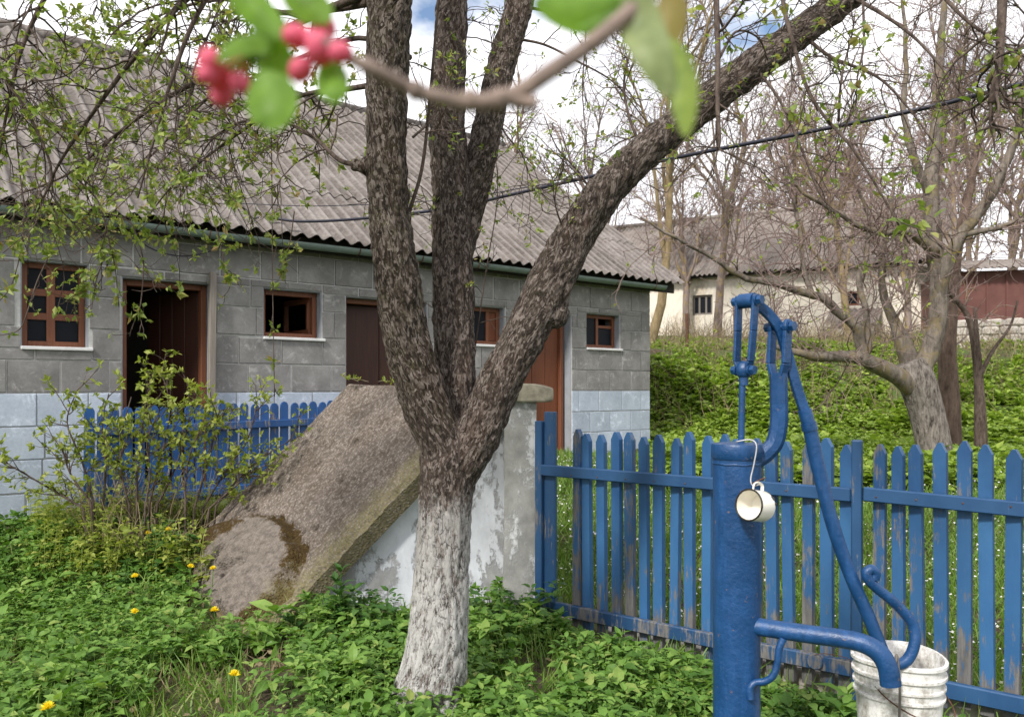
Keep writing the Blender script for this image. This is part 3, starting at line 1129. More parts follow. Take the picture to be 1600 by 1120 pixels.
def sheet_mesh(w=1.12, l=1.56, waves=7, amp=0.025, name='roof_sheet', mat=None, per=8):
    n = waves * per + 1
    x = np.linspace(0, w, n)
    z = amp * np.cos(x / w * waves * 2 * np.pi)
    mb = MB()
    V = []
    for zz in (0.0, -0.007):
        for yy in (0.0, l):
            V.append(np.stack([x, np.full(n, yy), z + zz], -1))
    V = np.concatenate(V)
    i = np.arange(n - 1)
    Q = np.concatenate([np.stack([i, i + 1, n + i + 1, n + i], -1), np.stack([2 * n + i, 3 * n + i, 3 * n + i + 1, 2 * n + i + 1], -1),
                        np.stack([i, 2 * n + i, 2 * n + i + 1, i + 1], -1), np.stack([n + i, n + i + 1, 3 * n + i + 1, 3 * n + i], -1)])
    mb.addq(V, Q)
    me = mb.mesh(name, mat)
    autosmooth(bpy.data.objects.new('tmp', me), 60)
    return me


def farm_roof():
    mb = MB()
    x0, x1 = -LEN - 0.4, 0.42
    # boards and rafters beneath the sheets
    t = 0.05
    nrm = np.array((0, -math.sin(SLOPE), math.cos(SLOPE)))
    a = np.array((0, E_Y + 0.12, E_Z + 0.08)) - nrm * 0.06
    b = np.array((0, R_Y, R_Z)) - nrm * 0.06
    V = []
    for xx in (x0 + 0.1, x1 - 0.08):
        for p in (a, b, b - nrm * t, a - nrm * t):
            V.append((xx, p[1], p[2]))
    mb.add(V, [(0, 1, 2, 3), (7, 6, 5, 4), (0, 4, 5, 1), (1, 5, 6, 2), (2, 6, 7, 3), (3, 7, 4, 0)])
    deck = mb.build('roof', M['dark_wood'], farm)
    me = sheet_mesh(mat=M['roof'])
    rows, wide, lap = 4, 1.12, 1.56
    step = (SL - lap) / (rows - 1) + 0.0
    r = random.Random(5)
    for k in range(rows):
        for i in range(12):
            o = bpy.data.objects.new('roof_sheet', me)
            d = step * k + r.uniform(-0.012, 0.012)
            o.location = (x1 - wide * (i + 1) - 0.0, E_Y + math.cos(SLOPE) * d, E_Z + math.sin(SLOPE) * d + 0.008 * (i % 2) + 0.004)
            o.rotation_euler = (SLOPE - 0.008 + r.uniform(-0.003, 0.003), r.uniform(-0.003, 0.003), r.uniform(-0.002, 0.002))
            link(o, deck)
    # far slope
    n = 12 * 7 * 4 + 1
    x = np.linspace(x0, x1, n)
    z = 0.027 * np.cos((x1 - x) / wide * 7 * 2 * np.pi)
    V = np.concatenate([np.stack([x, np.full(n, R_Y + 0.02), R_Z + z], -1), np.stack([x, np.full(n, 2 * R_Y - E_Y), E_Z + z], -1)])
    i = np.arange(n - 1)
    m2 = MB()
    m2.addq(V, np.stack([i, n + i, n + i + 1, i + 1], -1))
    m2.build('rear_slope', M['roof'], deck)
    rd = MB()
    rd.tube([(x0, R_Y, R_Z - 0.02), (x1, R_Y, R_Z - 0.02)], 0.085, 10)
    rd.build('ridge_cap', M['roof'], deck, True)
    f = MB()
    f.box((x0 + 0.1, E_Y + 0.16, E_Z - 0.13), (x1 - 0.05, E_Y + 0.19, E_Z + 0.02))
    f.build('fascia_board', M['dark_wood'], farm)
    s = MB()
    s.box((x0 + 0.1, E_Y + 0.191, EAVE - 0.03), (x1 - 0.06, 0.02, EAVE + 0.02))
    s.build('soffit', M['dark_wood'], farm)
    # half-round gutter
    g = MB()
    ang = np.linspace(math.pi, 2 * math.pi, 11)
    gx = np.linspace(x0, x1 - 0.36, 9)
    R1, R2 = 0.062, 0.057
    gy, gz = E_Y + 0.088, E_Z - 0.05
    prof = [(gy + R1 * math.cos(t), gz + R1 * math.sin(t)) for t in ang] + [(gy + R2 * math.cos(t), gz + R2 * math.sin(t)) for t in ang[::-1]]
    K = len(prof)
    V = [(xx, p[0], p[1] - 0.006 * math.sin(q * 1.9)) for q, xx in enumerate(gx) for p in prof]
    Q = [(q * K + i, q * K + (i + 1) % K, (q + 1) * K + (i + 1) % K, (q + 1) * K + i) for q in range(len(gx) - 1) for i in range(K)]
    Q += [tuple(range(K)), tuple((len(gx) - 1) * K + i for i in range(K))[::-1]]
    g.add(V, Q)
    gut = g.build('gutter', M['gutter'], farm)
    autosmooth(gut, 40)
    for q in range(16):
        b_ = MB()
        xx = x1 - 0.6 - q * 0.8
        b_.tube([(xx, gy + 0.066 * math.cos(t), gz + 0.068 * math.sin(t)) for t in np.linspace(math.pi, 2 * math.pi, 9)] + [(xx, E_Y + 0.165, E_Z - 0.02)], 0.006, 5)
        b_.build('gutter_bracket', M['rust'], gut)


farm_roof()

# grey weathered post beside the first doorway
s0, zt = fac(328, 428, -0.06)
mbp = MB()
b0 = FR + FU * s0 + FN * -0.06
zg = float(ground(b0[0], b0[1]))
mbp.box((-0.032, -0.03, zg - 0.15), (0.034, 0.03, zt + 0.02))
post = mbp.build('wooden_post', M['old_wood'])
post.location = (b0[0], b0[1], 0)
post.rotation_euler = (0, math.radians(0.6), math.atan2(FU[1], FU[0]))
bevel(post, 0.006)
tag(post, 'grey weathered timber post standing beside the open dark doorway', 'post')

# ------------------------------------------------------------------ the cream house behind
def far_house():
    a = np.array((P(985, 427, 28.6)[0], 28.6))
    b = np.array((P(1470, 398, 23.8)[0], 23.8))
    d = b - a
    L = float(np.linalg.norm(d))
    root = empty('cream_house', (a[0], a[1], 0), math.atan2(d[1], d[0]))
    tag(root, 'long cream walled house with grey corrugated roof up behind the orchard', 'house')
    H0, H1, RD, RH = 1.8, 5.55, 3.6, 8.0
    w = MB()
    wl_ = -2.4
    wins = [(2.25, 2.95, 3.97, 4.65), (7.15, 7.55, 4.05, 4.5)]
    for (x0, x1, z0, z1) in cut([(wl_, L, H0, H1)], wins):
        w.box((x0, 0, z0), (x1, 0.4, z1))
    w.box((wl_, 6.8, H0), (L, 7.2, H1))
    w.box((wl_, 0.401, H0), (wl_ + 0.4, 6.799, H1))
    w.box((L - 0.4, 0.401, H0), (L, 6.799, H1))
    w.add([(L - 0.3, 0, H1), (L - 0.3, 7.2, H1), (L - 0.3, RD, RH - 0.15), (L, 0, H1), (L, 7.2, H1), (L, RD, RH - 0.15)],
          [(0, 1, 2), (5, 4, 3), (0, 3, 4, 1), (1, 4, 5, 2), (2, 5, 3, 0)])
    w.build('wall', M['cream'], root)
    for i, (x0, x1, z0, z1) in enumerate(wins):
        f = frame_bars(x0, x1, z0, z1, 0.08, 0.07, 0.08).build('window', M['frame'] if i else M['old_wood'], root)
        g = MB()
        g.box((x0 + 0.07, 0.11, z0 + 0.07), (x1 - 0.07, 0.13, z1 - 0.07))
        g.build('pane', M['glass'], f)
        if i == 0:
            for q in (0.33, 0.66):
                m = MB()
                xx = x0 + (x1 - x0) * q
                m.box((xx - 0.03, 0.085, z0 + 0.07), (xx + 0.03, 0.155, z1 - 0.07))
                m.build('mullion', M['old_wood'], f)
    # corrugated roof, both slopes
    n = int((L + 2.7) / 0.16) * 6
    x = np.linspace(-2.7, L + 0.35, n)
    zc = 0.034 * np.cos(x / 0.165 * 2 * np.pi)
    for nm, y0, z0, y1, z1 in (('roof', -0.45, H1 - 0.28, RD, RH), ('rear_slope', RD + 0.01, RH, 7.65, H1 - 0.28)):
        V = np.concatenate([np.stack([x, np.full(n, y0), z0 + zc], -1), np.stack([x, np.full(n, y1), z1 + zc], -1)])
        i = np.arange(n - 1)
        m = MB()
        m.addq(V, np.stack([i, i + 1, n + i + 1, n + i], -1))
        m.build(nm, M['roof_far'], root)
    m = MB()
    m.tube([(-2.7, RD, RH), (L + 0.35, RD, RH)], 0.11, 8)
    m.build('ridge_cap', M['roof_far'], root)
    m = MB()
    m.box((-2.6, -0.3, H1 - 0.36), (L + 0.2, -0.25, H1 - 0.22))
    m.build('fascia_board', M['dark_wood'], root)
    # a low porch roof against the wall
    m = MB()
    px = np.linspace(6.7, 8.2, 97)
    zz = 0.03 * np.cos(px / 0.165 * 2 * np.pi)
    V = np.concatenate([np.stack([px, np.full(97, -1.6), 3.35 + zz], -1), np.stack([px, np.full(97, 0.0), 3.95 + zz], -1)])
    i = np.arange(96)
    m.addq(V, np.stack([i, i + 1, 97 + i + 1, 97 + i], -1))
    m.build('porch_roof', M['roof_far'], root)
    m = MB()
    m.box((6.8, -1.5, 1.9), (8.1, -1.4, 3.3))
    m.box((6.8, -1.399, 1.9), (6.9, -0.01, 3.3))
    m.box((8.0, -1.399, 1.9), (8.1, -0.01, 3.3))
    m.build('porch_wall', M['rubble'], root)
    return root


far_house()


def red_shed():
    a = P(1478, 430, 21.5)
    root = empty('red_shed', (a[0], a[1], 0), math.radians(-14))
    tag(root, 'dark red metal shed on a pale base up behind the orchard', 'shed')
    L, D = 5.2, 3.0
    zb, zt = EYE - (505 - HY) / F * 21.5, EYE - (425 - HY) / F * 21.5
    m = MB()
    m.box((-0.05, -0.06, 1.6), (L + 0.05, D + 0.05, zb))
    bevel(m.build('base', M['concrete'], root), 0.03)
    m = MB()
    m.box((0, 0, zb), (L, D, zt))
    m.build('wall', M['red_shed'], root)
    k = 11
    for i in range(k):
        m = MB()
        m.box((0.02 + i * L / k, -0.035, zb + 0.02), (0.02 + i * L / k + 0.045, -0.002, zt - 0.02))
        m.build('rib', M['red_shed'], root)
    m = MB()
    m.box((1.7, -0.03, zb + 0.02), (1.76, -0.003, zt - 0.25))
    x = np.linspace(-0.3, L + 0.3, 140)
    z = 0.03 * np.cos(x / 0.165 * 2 * np.pi)
    V = np.concatenate([np.stack([x, np.full(140, -0.4), zt + 0.02 + z], -1), np.stack([x, np.full(140, D + 0.3), zt + 0.75 + z], -1)])
    i = np.arange(139)
    m = MB()
    m.addq(V, np.stack([i, i + 1, 140 + i + 1, 140 + i], -1))
    m.build('roof', M['roof_far'], root)


red_shed()

# low rubble wall below the shed, one stone at a time
def rubble_wall():
    a, b = P(1500, 560, 19.5), P(1640, 560, 18.6)
    root = empty('rubble_wall', (a[0], a[1], 0), math.atan2(b[1] - a[1], b[0] - a[0]))
    tag(root, 'low grey rubble stone wall below the red shed', 'wall')
    L = math.hypot(b[0] - a[0], b[1] - a[1])
    zb = float(ground(a[0], a[1]))
    m = MB()
    m.box((0, 0.03, zb - 0.3), (L, 0.3, zb + 0.62))
    m.build('core', M['mortar'], root)
    r = random.Random(9)
    z = zb - 0.05
    me = []
    for k in range(6):
        bm = bmesh.new()
        bmesh.ops.create_cube(bm, size=1)
        bmesh.ops.bevel(bm, geom=list(bm.edges), offset=0.16, segments=1, affect='EDGES')
        for v in bm.verts:
            v.co += Vector((r.uniform(-.05, .05), r.uniform(-.05, .05), r.uniform(-.05, .05)))
        q = bpy.data.meshes.new('stone')
        bm.to_mesh(q)
        bm.free()
        q.materials.append(M['rubble'])
        me.append(q)
    while z < zb + 0.6:
        h = r.uniform(0.13, 0.2)
        x = -0.1
        while x < L:
            w = r.uniform(0.2, 0.42)
            o = bpy.data.objects.new('stone', r.choice(me))
            o.location = (x + w / 2, 0.05, z + h / 2)
            o.scale = (w * 0.97, r.uniform(0.16, 0.22), h * 0.97)
            link(o, root)
            x += w
        z += h


rubble_wall()

# ------------------------------------------------------------------ the cellar entrance
A0 = np.array((-1.60, 5.05))
RN = np.array((-0.115, 5.36))
RF = np.array((-1.37, 6.72))


def cellar():
    root = empty('cellar_entrance', (A0[0], A0[1], 0))
    tag(root, 'whitewashed cellar entrance with a sloping pebbly concrete slab roof', 'cellar entrance')
    A = np.array((A0[0], A0[1], -0.02)) - np.array((A0[0], A0[1], 0))
    D = np.array((RN[0], RN[1], 1.52)) - np.array((A0[0], A0[1], 0))
    C = np.array((RF[0], RF[1], 1.545)) - np.array((A0[0], A0[1], 0))
    U = D - A
    W = C - D
    Lu, Lw = np.linalg.norm(U), np.linalg.norm(W)
    N = np.cross(U, W)
    N /= np.linalg.norm(N)
    T = 0.15
    # slab top: a grid with a hump of patched concrete at its low end
    nu, nw = 230, 180
    u = np.linspace(-0.08, 1.0, nu)
    w = np.linspace(-0.03, 1.02, nw)
    uu, ww = np.meshgrid(u, w)
    X, Yc = uu * Lu, ww * Lw
    h = np.zeros_like(X)
    edge_n = np.zeros_like(X)
    for i in range(nw):
        for k in range(nu):
            q = (X[i, k], Yc[i, k], 0.3)
            h[i, k] = 0.010 * mnoise.noise((q[0] * 4, q[1] * 4, 1)) + 0.006 * mnoise.noise((q[0] * 13, q[1] * 13, 5)) + 0.005 * mnoise.noise((q[0] * 30, q[1] * 30, 9))
            edge_n[i, k] = mnoise.noise((q[0] * 5, q[1] * 5, 20))
    cx, cw = 0.04 * Lu, 0.50 * Lw
    e = ((X - cx) / (0.30 * Lu)) ** 2 + ((Yc - cw) / (0.46 * Lw)) ** 2 + 0.12 * edge_n
    patch = smooth(1.06, 0.94, e)
    h += 0.15 * patch * np.sqrt(np.clip(1.02 - 0.75 * np.clip(e, 0, 1.3), 0, 1)) - 0.03 * np.exp(-((e - 1.12) / 0.07) ** 2)
    big_n = np.array([[mnoise.noise((X[i, k] * 3.5, Yc[i, k] * 3.5, 40)) for k in range(nu)] for i in range(nw)])
    h += 0.03 * patch * big_n - 0.10 * smooth(0.0, -0.08, uu)
    moss = np.clip(0.95 * np.exp(-((e - 1.04) / 0.15) ** 2) * smooth(-0.7, -0.1, big_n + 0.1), 0, 1)
    moss = np.maximum(moss, 0.8 * smooth(0.42, 0.7, ww) * smooth(1.0, 0.75, e) * smooth(-0.35, 0.15, big_n) * (uu < 0.3))
    moss = np.maximum(moss, 0.7 * smooth(0.04, -0.03, uu) * smooth(-0.3, 0.2, edge_n))
    h += 0.012 * moss * (1 + edge_n)
    for (hx, hw_, hr) in ((0.13, 0.40, 0.04), (0.11, 0.43, 0.03), (0.16, 0.37, 0.02), (0.09, 0.36, 0.024), (0.36, 0.22, 0.02), (0.55, 0.35, 0.018), (0.72, 0.5, 0.02), (0.30, 0.30, 0.020), (0.33, 0.27, 0.018), (0.60, 0.62, 0.025), (0.15, 0.33, 0.02)):
        h -= 0.06 * np.exp(-(((X - hx * Lu) ** 2 + (Yc - hw_ * Lw) ** 2) / hr ** 2))
    h -= 0.035 * smooth(0.97, 1.02, ww) + 0.03 * smooth(0.0, -0.03, ww) + 0.04 * smooth(0.985, 1.0, uu)
    V = A[None, None] + uu[..., None] * U + ww[..., None] * W + h[..., None] * N
    rough_e = np.array([[mnoise.noise((X[i, k] * 6, Yc[i, k] * 6, 60)) + 0.6 * mnoise.noise((X[i, k] * 17, Yc[i, k] * 17, 70)) for k in range(nu)] for i in range(nw)])
    wgt = np.exp(-((ww + 0.03) / 0.03) ** 2) + np.exp(-((ww - 1.02) / 0.03) ** 2)
    V = V + (0.022 * rough_e * wgt)[..., None] * (W / Lw) - (0.012 * np.abs(rough_e) * wgt)[..., None] * N
    low = A[None, None] + uu[..., None] * U + ww[..., None] * W - T * N
    # a frame for the slab so that its material runs along the slope
    ex = U / Lu
    ey = W - ex * np.dot(W, ex)
    ey /= np.linalg.norm(ey)
    Mx = Matrix((( ex[0], ey[0], N[0], A[0]), (ex[1], ey[1], N[1], A[1]), (ex[2], ey[2], N[2], A[2]), (0, 0, 0, 1)))
    inv = np.array(Mx.inverted())
    allv = np.concatenate([V.reshape(-1, 3), low.reshape(-1, 3)])
    loc = allv @ inv[:3, :3].T + inv[:3, 3]
    mb = MB()
    i = np.arange(nu - 1)[None] + np.arange(nw - 1)[:, None] * nu
    top = np.stack([i, i + 1, i + 1 + nu, i + nu], -1).reshape(-1, 4)
    n0 = nu * nw
    mb.addq(loc, top)
    ring = list(range(nu)) + [k * nu + nu - 1 for k in range(1, nw)] + [(nw - 1) * nu + k for k in range(nu - 2, -1, -1)] + [k * nu for k in range(nw - 2, 0, -1)]
    for a, b in zip(ring, ring[1:] + ring[:1]):
        mb.f.append([b, a, a + n0, b + n0])
    mb.f.append([r_ + n0 for r_ in ring])
    slab = mb.build('slab', M['slab'], root)
    slab.matrix_local = Mx
    for nm, arr in (('patch', patch), ('moss', moss)):
        at = slab.data.attributes.new(nm, 'FLOAT', 'POINT')
        at.data.foreach_set('value', np.concatenate([arr.ravel(), np.zeros(n0)]).astype(np.float32))
    autosmooth(slab, 50)
    # moss cushions round the patch and down its low side
    mo = MB()
    r = random.Random(4)
    S, Wd = [], []
    for _ in range(0):
        a, b = r.uniform(0, 0.42), r.uniform(0.02, 1.0)
        k_, j_ = int((a + 0.08) / 1.08 * (nu - 1)), int((b + 0.03) / 1.05 * (nw - 1))
        ev = e[j_, k_]
        nz = mnoise.noise((a * 9, b * 9, 3.3))
        ring_ = abs(ev - 1.08) < 0.11 + 0.10 * nz
        lowp = (b > 0.5 and ev < 0.7 + 0.3 * nz and ev > 0.12 + 0.2 * nz and a < 0.24) or (a < 0.05 and nz > -0.25 and b > 0.25)
        if not (ring_ and nz > -0.42 or lowp and nz > -0.1):
            continue
        p = V[j_, k_] + N * 0.001 + ex * r.uniform(-.008, .008) + ey * r.uniform(-.008, .008)
        mo.ball(p, r.uniform(0.004, 0.009), 5, 4, (1, 1, 0.8))
    # side wall in whitewashed render, from the ground to the underside of the slab
    def under(uq, wq):
        return A + uq * U + wq * W - (T + 0.004) * N
    base_l, base_r = A[:2] + (U * 0.10)[:2], np.array((P(836, 965, 5.28)[0], 5.28)) - A0
    n_ = 60
    mzw = 46
    dirw = (W / Lw)[:2]
    pts = []
    out_n = np.array((U[1], -U[0])) / math.hypot(U[0], U[1])
    for k in range(n_):
        t = k / (n_ - 1)
        uq = 0.05 + 0.97 * t
        tp = under(uq, 0.035)
        for j_ in range(mzw):
            s = j_ / (mzw - 1)
            z = -0.15 + (tp[2] + 0.15) * s
            q = np.array((tp[0], tp[1], z))
            d = 0.016 * mnoise.noise((q[0] * 2.2, 0.5, z * 2.2)) + 0.006 * mnoise.noise((q[0] * 9, 1.5, z * 9)) + 0.03 * smooth(0.35, 0.0, z) * (0.6 + mnoise.noise((q[0] * 5, 2.5, z * 5)))
            pts.append((q[0] + out_n[0] * d, q[1] + out_n[1] * d, z))
    mb = MB()
    i = np.arange(mzw - 1)[None] + np.arange(n_ - 1)[:, None] * mzw
    mb.addq(np.array(pts), np.stack([i, i + mzw, i + mzw + 1, i + 1], -1).reshape(-1, 4))
    # back face closes the wall
    bk = np.array([under(0.05, 0.14), under(1.02, 0.14)])
    mb.add([(bk[0][0], bk[0][1], -0.15), (bk[1][0], bk[1][1], -0.15), tuple(bk[1]), tuple(bk[0])], [(0, 3, 2, 1)])
    mb.build('side_wall', M['plaster'], root, True)
    # the far side wall and the end wall under the ridge
    mb = MB()
    f0, f1 = under(0.2, 0.97), under(1.0, 0.97)
    n1 = under(1.0, 0.05)
    thick = np.array((*(-dirw * 0.12), 0))
    mb.add([(f0[0], f0[1], -0.1), (f1[0], f1[1], -0.1), f1, f0] + [tuple(np.array((f0[0], f0[1], -0.1)) + thick), tuple(np.array((f1[0], f1[1], -0.1)) + thick), f1 + thick, f0 + thick],
           [(0, 1, 2, 3), (4, 7, 6, 5), (0, 4, 5, 1), (1, 5, 6, 2), (2, 6, 7, 3), (3, 7, 4, 0)])
    mb.build('rear_wall', M['plaster'], root)
    # pilaster of grey streaked render with a rough cap stone
    xl, xr = P(788, 0, 5.22)[0] - A0[0], P(838, 0, 5.22)[0] - A0[0]
    y0, y1 = 5.19 - A0[1], 5.62 - A0[1]
    mb = MB()
    nz, nx_ = 40, 8
    grid = []
    per = [(xl + (xr - xl) * k / nx_, y0) for k in range(nx_)] + [(xr, y0 + (y1 - y0) * k / nx_) for k in range(nx_)] + [(xr - (xr - xl) * k / nx_, y1) for k in range(nx_)] + [(xl, y1 - (y1 - y0) * k / nx_) for k in range(nx_)]
    cxm, cym = (xl + xr) / 2, (y0 + y1) / 2
    for j_ in range(nz):
        z = -0.15 + (1.405 + 0.15) * j_ / (nz - 1)
        for (a, b) in per:
            dd = 0.010 * mnoise.noise((a * 7, b * 7, z * 6)) + 0.012 * mnoise.noise((a * 2, b * 2 + 7, z * 2)) + 0.02 * smooth(0.5, 0.0, z)
            l_ = math.hypot(a - cxm, b - cym)
            grid.append((a + (a - cxm) / l_ * dd, b + (b - cym) / l_ * dd, z))
    K = len(per)
    Q = [(j_ * K + k, j_ * K + (k + 1) % K, (j_ + 1) * K + (k + 1) % K, (j_ + 1) * K + k) for j_ in range(nz - 1) for k in range(K)] + [tuple((nz - 1) * K + k for k in range(K))]
    mb.add(grid, Q)
    autosmooth(mb.build('pilaster', M['pillar'], root), 50)
    bm = bmesh.new()
    bmesh.ops.create_cube(bm, size=1)
    bmesh.ops.subdivide_edges(bm, edges=bm.edges, cuts=7, use_grid_fill=True)
    x0_, x1_ = P(790, 0, 5.2)[0] - A0[0], P(864, 0, 5.2)[0] - A0[0]
    for v in bm.verts:
        c = v.co.copy()
        rr = 1 - 0.10 * max(0, (abs(c.x) * 2) ** 6 + (abs(c.z) * 2) ** 6 - 1)
        d = 0.05 * mnoise.noise((c.x * 3, c.y * 3, c.z * 3 + 4)) + 0.03 * mnoise.noise((c.x * 8, c.y * 8, c.z * 8))
        ztop = 0.12 * smooth(0.1, 0.5, c.x) if c.z > 0 else 0
        v.co = Vector(((c.x * rr + d * 0.4) * (x1_ - x0_) + (x0_ + x1_) / 2, c.y * rr * 0.56 + d * 0.05 + 0.37, (c.z * rr + d * 0.9) * 0.12 + 1.462 - 0.025 * ztop * 4))
    for f in bm.faces:
        f.smooth = True
    me = bpy.data.meshes.new('cap_stone')
    bm.to_mesh(me)
    bm.free()
    me.materials.append(M['cap'])
    link(bpy.data.objects.new('cap_stone', me), root)
    # crumbly footing at the foot of the pilaster
    mb = MB()
    for q in range(7):
        mb.ball((xl + 0.03 + q * 0.045 + 0.1, y0 - 0.07, 0.0), 0.055 + 0.02 * math.sin(q * 2.2), 7, 5, (1.2, 0.8, 0.6))
    ft = mb.build('footing', M['concrete'], root)
    tag(ft, kind='stuff')
    return root


cellar()


# ------------------------------------------------------------------ blue fences
def picket_mesh(w, h, t, top, mat, rnd=False, jit=0.0):
    """one board with a pointed (or rounded) head; origin at its foot"""
    if rnd:
        prof = [(-w / 2, 0), (w / 2, 0), (w / 2, h - top)] + [(w / 2 * math.cos(a), h - top + top * math.sin(a)) for a in np.linspace(0.25, math.pi - 0.25, 5)] + [(-w / 2, h - top)]
    else:
        prof = [(-w / 2, 0), (w / 2, 0), (w / 2 + jit, h - top), (w * 0.12 + jit, h), (-w * 0.12 + jit, h), (-w / 2 + jit, h - top)]
    n = len(prof)
    mb = MB()
    V = [(x, 0, z) for x, z in prof] + [(x, t, z) for x, z in prof]
    mb.add(V, [tuple(range(n)), tuple(range(2 * n - 1, n - 1, -1))] + [(i, n + i, n + (i + 1) % n, (i + 1) % n) for i in range(n)])
    return mb.mesh('picket', mat)


def front_fence():
    a = np.array((P(845, 0, 5.12)[0], 5.12))
    b = np.array((P(1600, 0, 3.66)[0], 3.66))
    d = (b - a) / np.linalg.norm(b - a)
    rz = math.atan2(d[1], d[0])
    z0 = 0.0
    root = empty('picket_fence', (a[0], a[1], 0), rz)
    tag(root, 'worn bright blue picket fence running behind the water pump', 'fence')
    Lf = float(np.linalg.norm(b - a)) + 0.9

    def along(px):
        k = (px - HX) / F
        return float((k * a[1] - a[0]) / (d[0] - k * d[1]))

    meshes = [picket_mesh(0.055 + 0.004 * (k % 3), 1.27, 0.036, 0.045, M['fence'], jit=0.004 * ((k % 4) - 1.5)) for k in range(6)]
    xs = [along(p) for p in (895, 912, 935, 958, 979, 1001, 1023, 1047, 1071, 1098, 1124, 1149, 1174, 1201, 1228, 1256, 1286, 1314, 1367, 1398, 1429, 1465, 1501, 1537, 1575)]
    while xs[-1] < Lf - 0.05:
        xs.append(xs[-1] + 0.097)
    r = random.Random(11)
    for i, x in enumerate(xs):
        o = bpy.data.objects.new('picket', meshes[r.randrange(6)])
        o.location = (x + 0.012, 0.012, -0.045 + r.uniform(-0.02, 0.02))
        o.rotation_euler = (r.uniform(-0.008, 0.008), r.uniform(-0.012, 0.012), -0.20 + r.uniform(-0.06, 0.06))
        link(o, root)
    xp = along(1341)
    # rails, nailed on the near side, one pair for each bay
    for (x0, x1, za, zb, h) in ((0.02, xp - 0.028, 0.975, 0.955, 0.07), (0.02, xp - 0.028, 0.115, 0.075, 0.08), (xp + 0.028, Lf, 0.965, 0.915, 0.07), (xp + 0.028, Lf, 0.07, 0.03, 0.08)):
        m = MB()
        m.beam((x0, -0.021, za), (x1, -0.021, zb), 0.036, h)
        rl = m.build('rail', M['rail'], root)
        bevel(rl, 0.006)
    # post of the middle: a painted steel tube with a flat cap
    m = MB()
    m.box((xp - 0.024, -0.052, -0.2), (xp + 0.024, -0.002, 1.235))
    bevel(m.build('post', M['rail'], root), 0.007, 2)
    # the end against the cellar: a broad board behind a narrower post
    m = MB()
    m.box((-0.028, -0.03, -0.1), (0.022, 0.02, 1.285))
    bevel(m.build('end_post', M['rail'], root), 0.004)
    m = MB()
    m.box((0.024, 0.0, 0.0), (0.105, 0.03, 1.345))
    bevel(m.build('end_board', M['rail'], root), 0.004)
    # a wooden disc nailed to the low rail, with a wire
    xd = along(1277)
    m = MB()
    Mr = Matrix.Translation((xd, -0.043, 0.085)) @ Matrix.Rotation(math.radians(90), 4, 'X')
    m.lathe([(0.002, -0.012), (0.036, -0.012), (0.040, -0.006), (0.040, 0.010), (0.036, 0.014), (0.002, 0.014)], 20, Mr, True)
    m.build('disc', M['rail'], root)
    m = MB()
    m.tube(catmull([(xd, -0.06, 0.125), (xd + 0.06, -0.062, 0.142), (xd + 0.17, -0.05, 0.13), (xd + 0.2, -0.02, 0.06)], 5), 0.0018, 5)
    m.build('wire', M['rust'], root)
    # nail heads where the rails cross the pickets
    for i, x in enumerate(xs):
        if i % 2:
            continue
        m = MB()
        m.ball((x + 0.012, -0.040, 0.955), 0.005, 6, 4)
        m.build('nail', M['rust'], root)
    # pale concrete kerb behind the foot of the fence
    k = MB()
    k.box((0.05, 0.09, -0.35), (Lf, 0.30, -0.005))
    kerb = k.build('kerb', M['concrete'])
    kerb.location = (a[0], a[1], 0)
    kerb.rotation_euler = (0, 0, rz)
    bevel(kerb, 0.015, 2)
    tag(kerb, kind='structure')
    return a, b, d


FENCE = front_fence()


def back_fence():
    a = np.array((P(138, 0, 6.72)[0], 6.72))
    b = np.array((P(640, 0, 8.9)[0], 8.9))
    d = (b - a) / np.linalg.norm(b - a)
    L = float(np.linalg.norm(b - a))
    rz = math.atan2(d[1], d[0])
    root = empty('dark_picket_fence', (a[0], a[1], 0), rz)
    tag(root, 'dark blue picket fence in front of the block building behind the bush', 'fence')
    me = picket_mesh(0.078, 1.03, 0.022, 0.045, M['fence_back'], True)
    r = random.Random(2)
    x = 0.0
    zt = lambda q: 1.325 + 0.045 * q / L
    while x < L:
        o = bpy.data.objects.new('picket', me)
        o.location = (x, 0, zt(x) - 1.03 + r.uniform(-0.012, 0.012))
        o.rotation_euler = (0, r.uniform(-0.012, 0.012), r.uniform(-0.04, 0.04))
        link(o, root)
        x += 0.104
    for z in (-0.20, -0.80):
        m = MB()
        m.beam((-0.02, -0.021, zt(0) + z), (L, -0.021, zt(L) + z), 0.035, 0.07)
        bevel(m.build('rail', M['fence_back'], root), 0.005)
    for q in (0.20, 2.2):
        m = MB()
        m.box((q - 0.035, 0.024, 0.0), (q + 0.035, 0.094, 1.30))
        bevel(m.build('post', M['fence_back'], root), 0.006)


back_fence()

# ------------------------------------------------------------------ the old apple tree
def px_path(rows, n=8):
    """rows of (px, py, Y, width in px): points and radii"""
    pts = np.array([P(r[0], r[1], r[2]) for r in rows])
    rad = np.array([[r[3] * 0.5 / F * r[2], 0, 0] for r in rows])
    return catmull(pts, n), catmull(rad, n)[:, 0]


